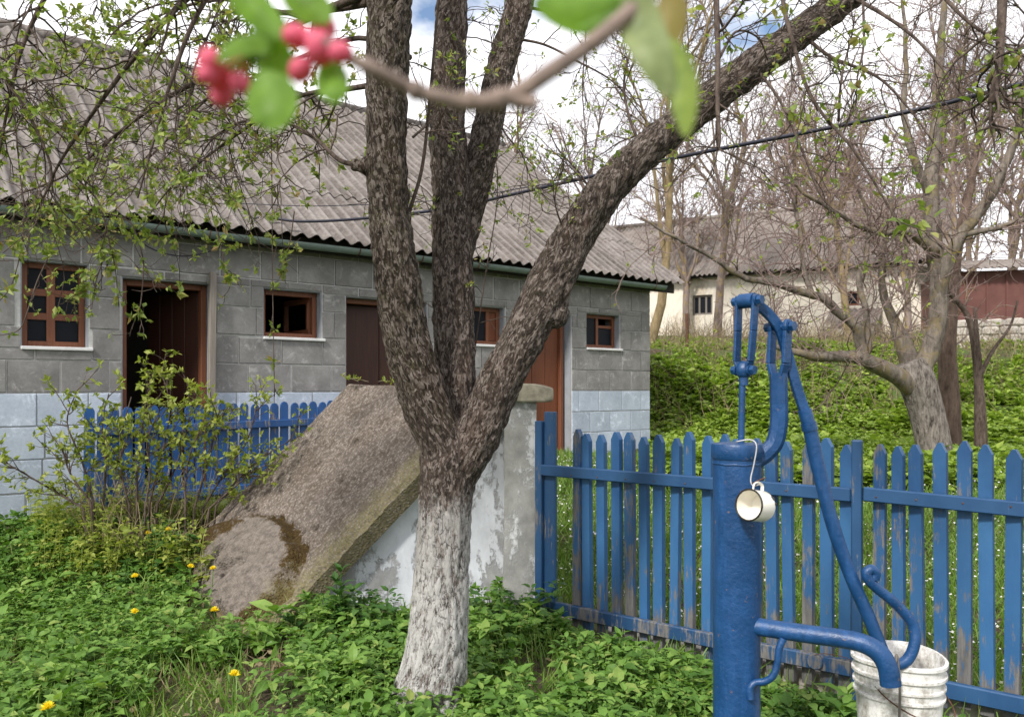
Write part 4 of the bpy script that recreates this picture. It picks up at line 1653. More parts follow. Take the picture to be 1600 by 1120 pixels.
TRUNK = [(666, 1150, 3.72, 132), (669, 1110, 3.72, 122), (680, 1040, 3.72, 108), (687, 950, 3.72, 97), (692, 860, 3.73, 90), (697, 780, 3.74, 90), (704, 720, 3.75, 102), (708, 690, 3.76, 98)]
LIMBS = [
    [(706, 730, 3.74, 84), (690, 690, 3.72, 84), (664, 625, 3.69, 84), (638, 540, 3.65, 82), (621, 440, 3.60, 78), (608, 330, 3.56, 72), (603, 200, 3.52, 70), (605, 100, 3.49, 74), (608, 0, 3.46, 78), (600, -110, 3.42, 70), (570, -260, 3.38, 60), (510, -420, 3.34, 48)],
    [(712, 730, 3.80, 70), (714, 660, 3.84, 70), (711, 560, 3.90, 72), (708, 450, 3.95, 72), (705, 330, 4.0, 68), (700, 200, 4.04, 62), (703, 80, 4.08, 58), (707, -40, 4.12, 54), (700, -180, 4.16, 46), (680, -330, 4.2, 38)],
    [(716, 420, 3.99, 44), (728, 350, 4.05, 52), (748, 270, 4.12, 54), (766, 180, 4.19, 52), (787, 90, 4.26, 50), (815, 0, 4.33, 48), (845, -90, 4.4, 42), (890, -220, 4.5, 34)],
    [(716, 735, 3.73, 74), (742, 690, 3.71, 78), (778, 605, 3.72, 78), (822, 520, 3.74, 76), (862, 440, 3.76, 80), (902, 362, 3.79, 72), (952, 292, 3.82, 66), (1020, 226, 3.86, 62), (1092, 170, 3.9, 60), (1162, 115, 3.94, 58), (1242, 58, 3.98, 54), (1330, -8, 4.03, 48), (1430, -80, 4.08, 42), (1560, -180, 4.1, 34)],
]


def apple_tree():
    base = P(668, 1110, 3.72)
    root = empty('apple_tree', (base[0], base[1], 0))
    tag(root, 'old forked apple tree with a whitewashed trunk before the cellar', 'tree')
    o3 = np.array((base[0], base[1], 0.0))
    skel = [px_path(TRUNK)] + [px_path(l) for l in LIMBS]
    skel = [(p, r * (0.93 if k == 0 else 0.88)) for k, (p, r) in enumerate(skel)]
    mb = MB()
    for k, (p, r) in enumerate(skel):
        mb.tube(p - o3, r, 20)
    # root flare and knots
    for a in range(5):
        t = a * 1.26 + 0.3
        mb.tube(catmull([(0.03 * math.cos(t) + 0.03, 0.03 * math.sin(t), 0.55), (0.05 * math.cos(t) + 0.02, 0.05 * math.sin(t), 0.30), (0.095 * math.cos(t), 0.095 * math.sin(t), 0.10), (0.17 * math.cos(t), 0.17 * math.sin(t), -0.10)], 4), np.linspace(0.075, 0.07, 13), 10)
    for (px, py, Y, s) in ((556, 258, 3.52, 20), (572, 262, 3.52, 26), (585, 262, 3.52, 30), (654, 640, 3.64, 36), (868, 492, 3.74, 44), (876, 470, 3.75, 30), (1112, 150, 3.86, 34), (838, 500, 3.70, 30)):
        mb.ball(P(px, py, Y) - o3, s * 0.5 / F * Y, 12, 9)
    me = mb.mesh('trunk', None)
    tmp = bpy.data.objects.new('tmp', me)
    COL.objects.link(tmp)
    md = tmp.modifiers.new('r', 'REMESH')
    md.mode = 'VOXEL'
    md.voxel_size = 0.0095
    sm = tmp.modifiers.new('s', 'SMOOTH')
    sm.iterations = 7
    dg = bpy.context.evaluated_depsgraph_get()
    ev = bpy.data.meshes.new_from_object(tmp.evaluated_get(dg))
    bpy.data.objects.remove(tmp)
    n = len(ev.vertices)
    co = np.zeros(n * 3, np.float32)
    ev.vertices.foreach_get('co', co)
    co = co.reshape(-1, 3).astype(float)
    nr = np.zeros(n * 3, np.float32)
    ev.vertices.foreach_get('normal', nr)
    nr = nr.reshape(-1, 3).astype(float)
    # nearest place on the skeleton: axis point, direction, run along it
    AX, TT, RUN, ID, RAD = [], [], [], [], []
    for k, (p, r) in enumerate(skel):
        p = p - o3
        t = unit(np.gradient(p, axis=0))
        run = np.concatenate([[0], np.cumsum(np.linalg.norm(np.diff(p, axis=0), axis=1))])
        # finer
        for q in range(4):
            f = q / 4
            AX.append(p[:-1] * (1 - f) + p[1:] * f)
            TT.append(unit(t[:-1] * (1 - f) + t[1:] * f))
            RUN.append(run[:-1] * (1 - f) + run[1:] * f)
            RAD.append(r[:-1] * (1 - f) + r[1:] * f)
            ID.append(np.full(len(p) - 1, k))
    AX, TT, RUN, ID, RAD = map(np.concatenate, (AX, TT, RUN, ID, RAD))
    near = np.zeros(n, int)
    for s in range(0, n, 4000):
        d = np.linalg.norm(co[s:s + 4000, None] - AX[None], axis=2) / (RAD[None] + 0.02)
        near[s:s + 4000] = d.argmin(1)
    T = TT[near]
    q = co - AX[near]
    alo = (q * T).sum(1)
    perp = q - alo[:, None] * T
    bc = perp + T * ((RUN[near] + alo) * 0.40)[:, None] + ID[near][:, None] * 0.7
    rel = np.zeros(n)
    lich = np.zeros(n)
    for i in range(n):
        b = bc[i]
        a = mnoise.noise((b[0] * 26, b[1] * 26, b[2] * 26))
        c = mnoise.noise((b[0] * 60, b[1] * 60, b[2] * 60))
        e = mnoise.noise((co[i, 0] * 5, co[i, 1] * 5, co[i, 2] * 3))
        rel[i] = abs(a) * 1.9 + 0.7 * c + 0.5 * e
        lich[i] = e
    amp = np.where(ID[near] == 0, 0.0065, 0.009)
    co2 = co + nr * (amp * (rel - 0.35))[:, None]
    ev.vertices.foreach_set('co', co2.astype(np.float32).ravel())
    cov = {0: 0.15, 1: 1.0, 2: 0.10, 3: 0.6, 4: 0.4}
    li = np.array([cov[k] for k in range(5)])[ID[near]] * smooth(1.1, 1.6, co[:, 2])
    for nm, dt, arr, key in (('barkco', 'FLOAT_VECTOR', bc, 'vector'), ('relief', 'FLOAT', np.clip(rel * 0.5 + 0.25, 0, 1), 'value'), ('lichen', 'FLOAT', li, 'value')):
        at = ev.attributes.new(nm, dt, 'POINT')
        at.data.foreach_set(key, np.asarray(arr, np.float32).ravel())
    ev.materials.clear()
    ev.materials.append(M['bark'])
    ev.polygons.foreach_set('use_smooth', np.ones(len(ev.polygons), bool))
    ev.update()
    # trunk and the four limbs, cut apart where they join
    vid = ID[near]
    for k in range(5):
        me2 = ev.copy()
        me2.name = 'trunk' if k == 0 else 'limb'
        bm = bmesh.new()
        bm.from_mesh(me2)
        bm.faces.ensure_lookup_table()
        kill = [f for f in bm.faces if vid[f.verts[0].index] != k]
        bmesh.ops.delete(bm, geom=kill, context='FACES')
        bm.to_mesh(me2)
        bm.free()
        link(bpy.data.objects.new(me2.name, me2), root)
    return root, skel, o3


APPLE, ASKEL, AO = apple_tree()


def leaf_clusters(mb, C, D, size, per=5, spread=1.0, tmpl=LEAF5):
    """a rosette of young leaves at each point"""
    N = len(C)
    idx = np.repeat(np.arange(N), per)
    d = unit(unit(D)[idx] * 0.5 + rng.normal(0, spread, (N * per, 3)) * 0.7)
    c = C[idx] + rng.normal(0, 0.006, (N * per, 3))
    leaves(mb, c, d, np.broadcast_to(size, (N,))[idx] * rng.uniform(0.5, 1.15, N * per), tmpl)


def apple_crown():
    tw, lf = MB(), MB()
    paths = []                                   # (points, r0, r1) of the drawn branches

    def br(rows, r0, r1, n=6):
        p = catmull(np.array([P(*q) for q in rows]), n) - AO
        tw.tube(p, np.linspace(r0, r1, len(p)), 7)
        paths.append((p, r0, r1))
        return p

    # boughs that leave the left limb above the picture and arch over to the left, then droop
    left = [
        br([(604, -60, 3.44), (520, -90, 3.5), (400, -70, 3.6), (290, 0, 3.7), (210, 90, 3.8), (150, 170, 3.85), (90, 260, 3.9), (60, 330, 3.9)], 0.022, 0.004),
        br([(602, -20, 3.46), (500, 20, 3.6), (420, 60, 3.75), (340, 110, 3.9), (250, 160, 4.0), (170, 220, 4.1), (110, 270, 4.1), (40, 300, 4.1)], 0.020, 0.004),
        br([(575, 5, 3.5), (520, 15, 3.7), (440, 20, 3.9), (350, 0, 4.1), (260, 20, 4.3), (200, 60, 4.4)], 0.018, 0.004),
        br([(600, 130, 3.5), (540, 140, 3.65), (470, 150, 3.8), (400, 190, 3.95), (330, 240, 4.05), (270, 290, 4.1), (230, 340, 4.1)], 0.014, 0.003),
        br([(560, 258, 3.52), (530, 250, 3.6), (490, 215, 3.7), (440, 190, 3.8), (380, 190, 3.9), (330, 220, 3.95), (300, 270, 3.95)], 0.012, 0.003),
        br([(510, -200, 3.38), (380, -210, 3.45), (230, -150, 3.5), (110, -60, 3.55), (40, 60, 3.6), (10, 180, 3.6), (-10, 290, 3.6)], 0.020, 0.004),
        br([(590, -160, 3.4), (480, -150, 3.2), (380, -80, 3.05), (310, 20, 3.0), (270, 120, 2.95), (240, 220, 2.95), (215, 310, 2.95)], 0.015, 0.003),
        br([(640, 90, 3.5), (560, 60, 3.9), (470, 90, 4.3), (400, 120, 4.5), (330, 150, 4.7), (250, 230, 4.8), (200, 280, 4.8), (150, 330, 4.8)], 0.014, 0.003),
        br([(-120, -40, 3.5), (-40, 60, 3.5), (20, 140, 3.55), (60, 210, 3.6), (80, 280, 3.6), (40, 350, 3.6)], 0.012, 0.003),
    ]
    # long hanging shoots at the left, before the window and the door
    hang = [
        br([(110, 270, 3.9), (150, 310, 3.9), (165, 350, 3.9), (172, 385, 3.88), (180, 420, 3.86), (186, 480, 3.85)], 0.005, 0.002),
        br([(150, 330, 3.88), (200, 345, 3.88), (215, 375, 3.86), (224, 410, 3.85), (222, 455, 3.84), (216, 490, 3.83), (203, 497, 3.82), (194, 492, 3.82)], 0.004, 0.0022),
        br([(60, 300, 3.9), (90, 340, 3.88), (80, 390, 3.86), (58, 440, 3.85), (45, 480, 3.84), (30, 515, 3.83), (-5, 525, 3.8)], 0.005, 0.002),
        br([(120, 330, 3.85), (160, 390, 3.83), (150, 440, 3.82), (142, 490, 3.8)], 0.004, 0.0016),
        br([(170, 410, 3.86), (150, 448, 3.85), (125, 455, 3.83), (112, 470, 3.82)], 0.003, 0.0016),
        br([(330, 330, 4.05), (345, 385, 4.02), (355, 430, 4.0), (366, 438, 4.0)], 0.003, 0.0016),
        br([(460, 330, 4.1), (452, 385, 4.08), (440, 425, 4.06)], 0.003, 0.0016),
        br([(423, 150, 4.0), (425, 300, 4.0), (426, 450, 4.0), (429, 620, 4.0)], 0.003, 0.002),
        br([(20, 150, 3.6), (30, 260, 3.6), (38, 350, 3.6), (20, 440, 3.6), (-10, 480, 3.6)], 0.004, 0.0016),
    ]
    for p in hang:
        c = p[rng.integers(3, len(p), 7)]
        leaf_clusters(lf, c, rng.normal(0, 1, (7, 3)), 0.05, 6)
    # twigs on the limbs and in the middle of the tree
    mid = [
        br([(640, 330, 3.6), (660, 260, 3.6), (672, 150, 3.6), (680, 60, 3.6), (690, -40, 3.6)], 0.009, 0.005),
        br([(645, 215, 3.55), (672, 190, 3.6), (690, 160, 3.65)], 0.006, 0.003),
        br([(770, 170, 4.2), (790, 210, 4.15), (815, 240, 4.1), (830, 280, 4.05), (845, 300, 4.0)], 0.006, 0.002),
        br([(800, 60, 4.28), (850, 70, 4.3), (900, 95, 4.3), (960, 130, 4.3), (1010, 190, 4.3)], 0.008, 0.003),
        br([(815, 10, 4.33), (870, 20, 4.4), (930, 25, 4.4), (990, 60, 4.4), (1030, 110, 4.4)], 0.009, 0.003),
        br([(870, -140, 4.45), (900, -60, 4.5), (915, 40, 4.5), (910, 140, 4.5), (918, 240, 4.45), (922, 330, 4.4)], 0.006, 0.002),
        br([(1005, 235, 3.85), (985, 190, 3.85), (975, 130, 3.9), (990, 60, 3.95), (1010, -20, 4.0)], 0.008, 0.004),
        br([(930, 310, 3.8), (905, 270, 3.75), (870, 230, 3.7), (850, 180, 3.65)], 0.006, 0.002),
        br([(890, 380, 3.78), (870, 330, 3.7), (868, 300, 3.65), (880, 260, 3.6)], 0.005, 0.002),
        br([(700, 390, 3.95), (680, 330, 4.1), (650, 310, 4.2), (620, 300, 4.3)], 0.005, 0.002),
        br([(740, 560, 3.95), (760, 420, 4.0), (775, 330, 4.0), (778, 260, 4.0)], 0.004, 0.002),
    ]
    # right: shoots hanging from the right limb and from boughs above the picture
    right = [
        br([(1130, -150, 3.6), (1120, -20, 3.3), (1122, 80, 3.2), (1121, 160, 3.15), (1124, 215, 3.1), (1122, 235, 3.1)], 0.014, 0.006),
        br([(1122, 95, 3.2), (1150, 50, 3.25), (1185, 60, 3.3), (1200, 95, 3.35)], 0.006, 0.003),
        br([(1215, -140, 3.5), (1222, -10, 3.0), (1240, 70, 2.85), (1262, 140, 2.8), (1290, 185, 2.75), (1330, 230, 2.7), (1375, 300, 2.68), (1420, 380, 2.65)], 0.009, 0.003),
        br([(1560, -160, 2.8), (1566, -20, 2.65), (1563, 60, 2.6), (1560, 110, 2.58), (1548, 162, 2.56)], 0.018, 0.010),
        br([(1650, 60, 2.8), (1610, 70, 2.7), (1570, 85, 2.62)], 0.010, 0.006),
        br([(1260, 60, 3.96), (1300, 90, 3.9), (1370, 120, 3.8), (1420, 170, 3.7), (1470, 240, 3.6)], 0.010, 0.003),
        br([(1330, -5, 4.0), (1390, 30, 3.8), (1440, 70, 3.7), (1490, 130, 3.6), (1530, 190, 3.5)], 0.010, 0.003),
        br([(1420, -75, 4.05), (1470, -10, 3.9), (1520, 40, 3.8), (1600, 90, 3.7), (1680, 160, 3.7)], 0.012, 0.004),
        br([(1180, 105, 3.92), (1220, 160, 3.8), (1255, 240, 3.7), (1285, 310, 3.6), (1330, 345, 3.55)], 0.008, 0.0025),
        br([(1310, 190, 2.75), (1315, 120, 2.75), (1330, 60, 2.75), (1336, 20, 2.75)], 0.005, 0.002),
        br([(1345, -60, 3.2), (1350, 60, 3.0), (1340, 120, 2.9), (1338, 160, 2.9)], 0.006, 0.002),
    ]
    # bursts of larger leaves on the nearer right hand shoots
    for (px, py, Y, s, k) in ((1345, 45, 2.75, 0.055, 9), (1320, 60, 2.75, 0.05, 6), (1350, 120, 2.9, 0.05, 6), (1235, 185, 2.95, 0.055, 8), (1248, 170, 2.95, 0.05, 7), (1262, 195, 2.9, 0.05, 5), (1345, 150, 2.75, 0.06, 5),
                              (1300, 180, 2.75, 0.05, 6), (1412, 262, 2.66, 0.045, 6), (1400, 210, 2.66, 0.045, 5), (1435, 312, 2.66, 0.05, 6), (1425, 350, 2.65, 0.055, 9), (1445, 355, 2.65, 0.05, 6), (1528, 140, 2.6, 0.05, 7),
                              (1565, 90, 2.6, 0.05, 7), (1575, 100, 2.6, 0.05, 6), (1208, 20, 3.05, 0.05, 6), (1290, 20, 2.8, 0.045, 5), (1550, 60, 2.6, 0.045, 5), (1080, 20, 3.3, 0.05, 6), (1160, 10, 3.3, 0.05, 6), (1595, 150, 2.7, 0.05, 7)):
        c = np.repeat((P(px, py, Y) - AO)[None], k, 0) + rng.normal(0, 0.02, (k, 3))
        leaves(lf, c, rng.normal(0, 1, (k, 3)), s * rng.uniform(0.6, 1.1, k), LEAF9, wide=1.25)

    # finer wood, several generations
    def ramify(plist, m1, l1, m2, l2, grav1, grav2, lsize, per, wig=0.16, t0=0.12, t1_=1.0, lmin=0.35, m3=0, leafy=1.0):
        S_, D_, Rr = [], [], []
        for (p, r0, r1) in plist:
            S, D, idx, t = sprout(p[None], m1, t0, t1_, 0.9, 0.3)
            S_.append(S)
            D_.append(D)
            Rr.append((r0 + (r1 - r0) * t) * 0.55)
        S, D, R = np.concatenate(S_), np.concatenate(D_), np.clip(np.concatenate(Rr), 0.002, 0.007)
        L = l1 * rng.uniform(lmin, 1.0, len(S))
        A = grow(S, D, L, 8, wig, grav1)
        tubes(tw, A, R, 0.0018, 5)
        S, D, idx, t = sprout(A, m2, 0.15, 1.0, 0.85, 0.3)
        L2 = l2 * rng.uniform(0.3, 1.0, len(S))
        B = grow(S, D, L2, 6, wig * 1.2, grav2)
        tubes(tw, B, np.clip(R[idx] * 0.6, 0.0016, 0.004), 0.0012, 4)
        ends = [B[:, -1], A[:, -1]]
        dirs = [B[:, -1] - B[:, -2], A[:, -1] - A[:, -2]]
        if m3:
            S, D, idx3, t = sprout(B, m3, 0.2, 1.0, 0.9, 0.3)
            G = grow(S, D, l2 * 0.4 * rng.uniform(0.3, 1.0, len(S)), 4, wig, grav2 * 0.5)
            tubes(tw, G, 0.0018, 0.0011, 3)
            ends.append(G[:, -1])
            dirs.append(G[:, -1] - G[:, -2])
        C, Dd = np.concatenate(ends), np.concatenate(dirs)
        keep = rng.random(len(C)) < leafy
        leaf_clusters(lf, C[keep], Dd[keep], lsize, per)

    def listed(ps):
        return [q for q in paths if any(q[0] is p for p in ps)]

    ramify(listed(left), 19, 0.62, 4, 0.30, -0.06, -0.05, 0.040, 8, 0.22, 0.18, 1.0, 0.3, 2, 0.5)
    ramify(listed(hang), 4, 0.16, 2, 0.09, -0.05, 0.0, 0.030, 4, 0.2, leafy=0.55)
    ramify(listed(mid), 9, 0.36, 3, 0.18, -0.02, 0.0, 0.030, 5, 0.2, m3=1, leafy=0.5)
    ramify(listed(right), 9, 0.38, 3, 0.20, -0.03, 0.0, 0.032, 4, 0.2, 0.25, m3=1, leafy=0.35)
    limbs = [(p - AO, 0.006, 0.004) for (p, r) in ASKEL[1:]]
    ramify([(q[0][len(q[0]) // 2:], 0.008, 0.006) for q in limbs], 12, 0.65, 4, 0.28, 0.03, 0.0, 0.028, 4, 0.18, 0.1, 1.0, 0.4, 1, 0.5)
    ramify([(q[0][len(q[0]) // 4:], 0.006, 0.004) for q in limbs], 5, 0.35, 2, 0.16, 0.03, 0.0, 0.026, 4, 0.18, 0.0, 0.6, 0.3, 0, 0.6)
    tag(tw.build('twigs', M['twig'], APPLE, True), kind='stuff')
    tag(lf.build('crown', M['leaf_apple'], APPLE), kind='stuff')


apple_crown()


# ------------------------------------------------------------------ the orchard tree behind the fence
def orchard_tree():
    Y = 9.2
    b = P(1464, 735, Y)
    o = np.array((b[0], b[1], float(ground(b[0], b[1]))))
    root = empty('orchard_tree', o)
    tag(root, 'bare spreading orchard tree with grey trunk on the slope behind the pump', 'tree')
    tr = [(1466, 760, Y, 56), (1464, 725, Y, 52), (1456, 680, Y, 51), (1444, 630, Y, 52), (1430, 590, Y, 54), (1420, 565, Y, 42)]
    lims = [
        [(1436, 615, Y, 40), (1405, 590, Y - .1, 36), (1370, 568, Y - .2, 32), (1335, 552, Y - .3, 26), (1292, 552, Y - .4, 20), (1245, 545, Y - .5, 14), (1200, 532, Y - .6, 8)],
        [(1352, 560, Y - .25, 22), (1340, 515, Y - .3, 20), (1310, 485, Y - .35, 18), (1275, 462, Y - .4, 16), (1225, 445, Y - .5, 14), (1170, 430, Y - .6, 12), (1110, 400, Y - .7, 9), (1050, 372, Y - .8, 6), (1000, 345, Y - .8, 4)],
        [(1355, 562, Y - .25, 16), (1362, 500, Y - .3, 13), (1352, 440, Y - .3, 12), (1362, 400, Y - .3, 10), (1366, 350, Y - .2, 8), (1350, 290, Y - .2, 6)],
        [(1270, 462, Y - .4, 12), (1255, 420, Y - .3, 10), (1250, 370, Y - .3, 8), (1243, 310, Y - .3, 6)],
        [(1424, 580, Y + .1, 40), (1410, 540, Y + .1, 34), (1398, 505, Y + .2, 22), (1380, 440, Y + .3, 14), (1388, 360, Y + .3, 9), (1400, 280, Y + .3, 6)],
        [(1436, 590, Y, 40), (1460, 530, Y, 36), (1470, 480, Y, 34), (1464, 400, Y + .1, 32), (1456, 320, Y + .1, 30), (1462, 220, Y + .2, 24), (1470, 120, Y + .3, 18), (1476, 20, Y + .4, 12), (1480, -80, Y + .5, 7)],
        [(1468, 470, Y, 26), (1480, 420, Y - .1, 26), (1505, 370, Y - .2, 24), (1540, 325, Y - .3, 20), (1572, 270, Y - .4, 18), (1595, 200, Y - .5, 14), (1610, 120, Y - .6, 9), (1640, 40, Y - .6, 6)],
        [(1462, 395, Y, 20), (1420, 360, Y - .2, 16), (1380, 362, Y - .3, 13), (1335, 350, Y - .4, 11), (1290, 320, Y - .5, 9), (1255, 300, Y - .6, 7), (1225, 250, Y - .6, 5)],
        [(1460, 320, Y + .1, 18), (1430, 250, Y, 15), (1415, 170, Y, 12), (1420, 90, Y, 9), (1412, 0, Y, 6), (1400, -70, Y, 4)],
        [(1505, 370, Y - .2, 14), (1550, 360, Y - .4, 10), (1600, 345, Y - .5, 8), (1650, 350, Y - .6, 5)],
    ]
    sk = [px_path(l, 6) for l in lims]
    p, r = px_path(tr, 6)
    mb = MB()
    mb.tube(p - o, r, 16)
    t_ = mb.build('trunk', M['orchard_trunk'], root, True)
    for (p, r) in sk:
        m = MB()
        wob = np.cumsum(rng.normal(0, 0.006, p.shape), axis=0)
        m.tube(p - o + wob, r * 0.8, 9)
        m.build('limb', M['orchard_bark'], root, True)
    tw, lf = MB(), MB()
    S_, D_ = [], []
    for (p, r) in sk:
        S, D, _, _ = sprout((p - o)[None], 24, 0.2, 1.0, 1.0, 0.3)
        S_.append(S)
        D_.append(D)
    S, D = np.concatenate(S_), np.concatenate(D_)
    A = grow(S, D, rng.uniform(0.35, 1.25, len(S)), 9, 0.2, 0.035)
    tubes(tw, A, rng.uniform(0.005, 0.010, len(S)), 0.003, 5)
    S, D, i, t = sprout(A, 4, 0.15, 1, 0.9, 0.3)
    B = grow(S, D, rng.uniform(0.15, 0.65, len(S)), 6, 0.2, 0.03)
    tubes(tw, B, 0.0045, 0.0026, 4)
    S, D, i, t = sprout(B, 2, 0.2, 1, 0.9, 0.3)
    G = grow(S, D, rng.uniform(0.06, 0.25, len(S)), 4, 0.2, 0.02)
    tubes(tw, G, 0.0034, 0.0024, 3)
    k = rng.random(len(G)) < 0.13
    leaf_clusters(lf, G[k][:, -1], G[k][:, -1] - G[k][:, -2], 0.05, 4)
    tag(tw.build('twigs', M['far_twig'], root), kind='stuff')
    tag(lf.build('crown', M['leaf_bush'], root), kind='stuff')


orchard_tree()


def bare_tree_meshes(seed, h=8.0, r=0.14, n1=11, spread=0.5, n2=7, n3=6, n4=3, up=0.05, wig=0.12):
    """trunk, limbs and twigs of a leafless tree, as two meshes' builders"""
    global rng
    keep = rng
    rng = np.random.default_rng(seed)
    tr, tw = MB(), MB()
    T = grow(np.zeros((1, 3)) - np.array((0, 0, 0.3)), np.array([[rng.normal(0, .06), rng.normal(0, .06), 1]]), h * 0.8, 12, 0.06, 0.04)
    tubes(tr, T, r, r * 0.22, 10)
    S, D, i, t = sprout(T, n1, 0.22, 1.0, spread, 0.15)
    L = h * 0.55 * (1.15 - 0.55 * t) * rng.uniform(0.7, 1.1, len(t))
    A = grow(S, D, L, 9, wig, up)
    tubes(tr, A, r * 0.5 * (1.1 - 0.6 * t), r * 0.09, 7)
    S, D, i, t = sprout(A, n2, 0.2, 1, 0.75, 0.2)
    B = grow(S, D, L[i] * 0.42 * rng.uniform(0.5, 1.0, len(i)), 7, wig * 1.2, up * 0.8)
    tubes(tr, B, r * 0.15, r * 0.05, 5)
    S, D, i2, t = sprout(B, n3, 0.15, 1, 0.8, 0.2)
    G = grow(S, D, h * 0.1 * rng.uniform(0.4, 1.0, len(i2)), 5, wig * 1.3, up * 0.6)
    tubes(tw, G, 0.009, 0.005, 3)
    S, D, i3, t = sprout(G, n4, 0.2, 1, 0.8, 0.2)
    K = grow(S, D, h * 0.045 * rng.uniform(0.4, 1.0, len(i3)), 3, wig, 0)
    tubes(tw, K, 0.006, 0.004, 3)
    lf = MB()
    k = rng.random(len(K)) < 0.07
    leaf_clusters(lf, K[k][:, -1], K[k][:, -1] - K[k][:, -2], 0.07, 3)
    rng = keep
    return tr, tw, lf


def far_trees():
    kinds = []
    for s, kw in ((1, dict(h=9.0, r=0.15)), (2, dict(h=8.0, r=0.17, spread=0.65, n1=13)), (3, dict(h=10.0, r=0.14, spread=0.38, n1=14)), (4, dict(h=6.5, r=0.13, spread=0.85, n1=12))):
        tr, tw, lf = bare_tree_meshes(s, **kw)
        kinds.append((tr.mesh('trunk', M['far_bark'], True), tw.mesh('twigs', M['far_twig']), lf.mesh('leaves', M['leaf_bush'])))
    # px, Y, kind, scale, turn, label
    spots = [
        (1012, 19.5, 2, 0.95, 0.4, 'slim bare tree with ochre lichened trunk just past the building corner', True),
        (1120, 23.0, 0, 0.95, 1.0, 'tall bare tree before the left part of the cream house', False),
        (1235, 33.0, 2, 1.15, 2.0, 'thin bare tree rising above the middle of the cream roof', False),
        (1325, 22.5, 0, 0.80, 3.1, 'bare tree with yellowish stem before the small window of the cream house', True),
        (1385, 30.0, 1, 1.2, 4.0, 'broad bare tree behind the right end of the cream roof', False),
        (1500, 24.5, 2, 1.0, 5.1, 'slender bare tree between the cream house and the red shed', False),
        (1570, 29.0, 0, 1.2, 0.8, 'tall bare tree behind the red shed', False),
        (1660, 25.0, 1, 1.1, 1.9, 'bare tree past the end of the red shed at the picture edge', False),
        (1160, 36.0, 1, 1.25, 2.7, 'wide bare tree far behind the left half of the cream roof', False),
        (960, 32.0, 0, 1.15, 3.6, 'bare tree showing in the gap over the sloping roof end', False),
        (860, 30.0, 1, 1.2, 4.4, 'bare tree whose top shows above the grey roof between the limbs', False),
        (1450, 40.0, 0, 1.5, 5.5, 'most distant tall bare tree behind the shed and house', False),
        (1070, 27.0, 3, 1.1, 0.3, 'low wide bare tree at the left end of the cream house', False),
        (1285, 38.0, 0, 1.4, 2.2, 'tall bare tree far behind the centre of the cream roof', False),
        (1545, 36.0, 2, 1.4, 3.3, 'narrow tall bare tree far behind the red shed', False),
        (1420, 19.5, 3, 0.75, 1.2, 'small bare tree on the bank in front of the house end', False),
    ]
    for (px, Y, k, s, a, label, yel) in spots:
        x = (px - HX) / F * Y
        z = float(ground(x, Y))
        root = empty('bare_tree', (x, Y, z), a)
        tag(root, label, 'tree', 'bare trees behind the orchard')
        t, w, l = kinds[k]
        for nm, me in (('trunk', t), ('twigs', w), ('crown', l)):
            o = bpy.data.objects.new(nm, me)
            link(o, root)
            o.scale = (s, s, s)
            if nm != 'trunk':
                tag(o, kind='stuff')
            if yel and nm == 'trunk':
                o.material_slots[0].link = 'OBJECT'
                o.material_slots[0].material = M['yellow_bark']


far_trees()


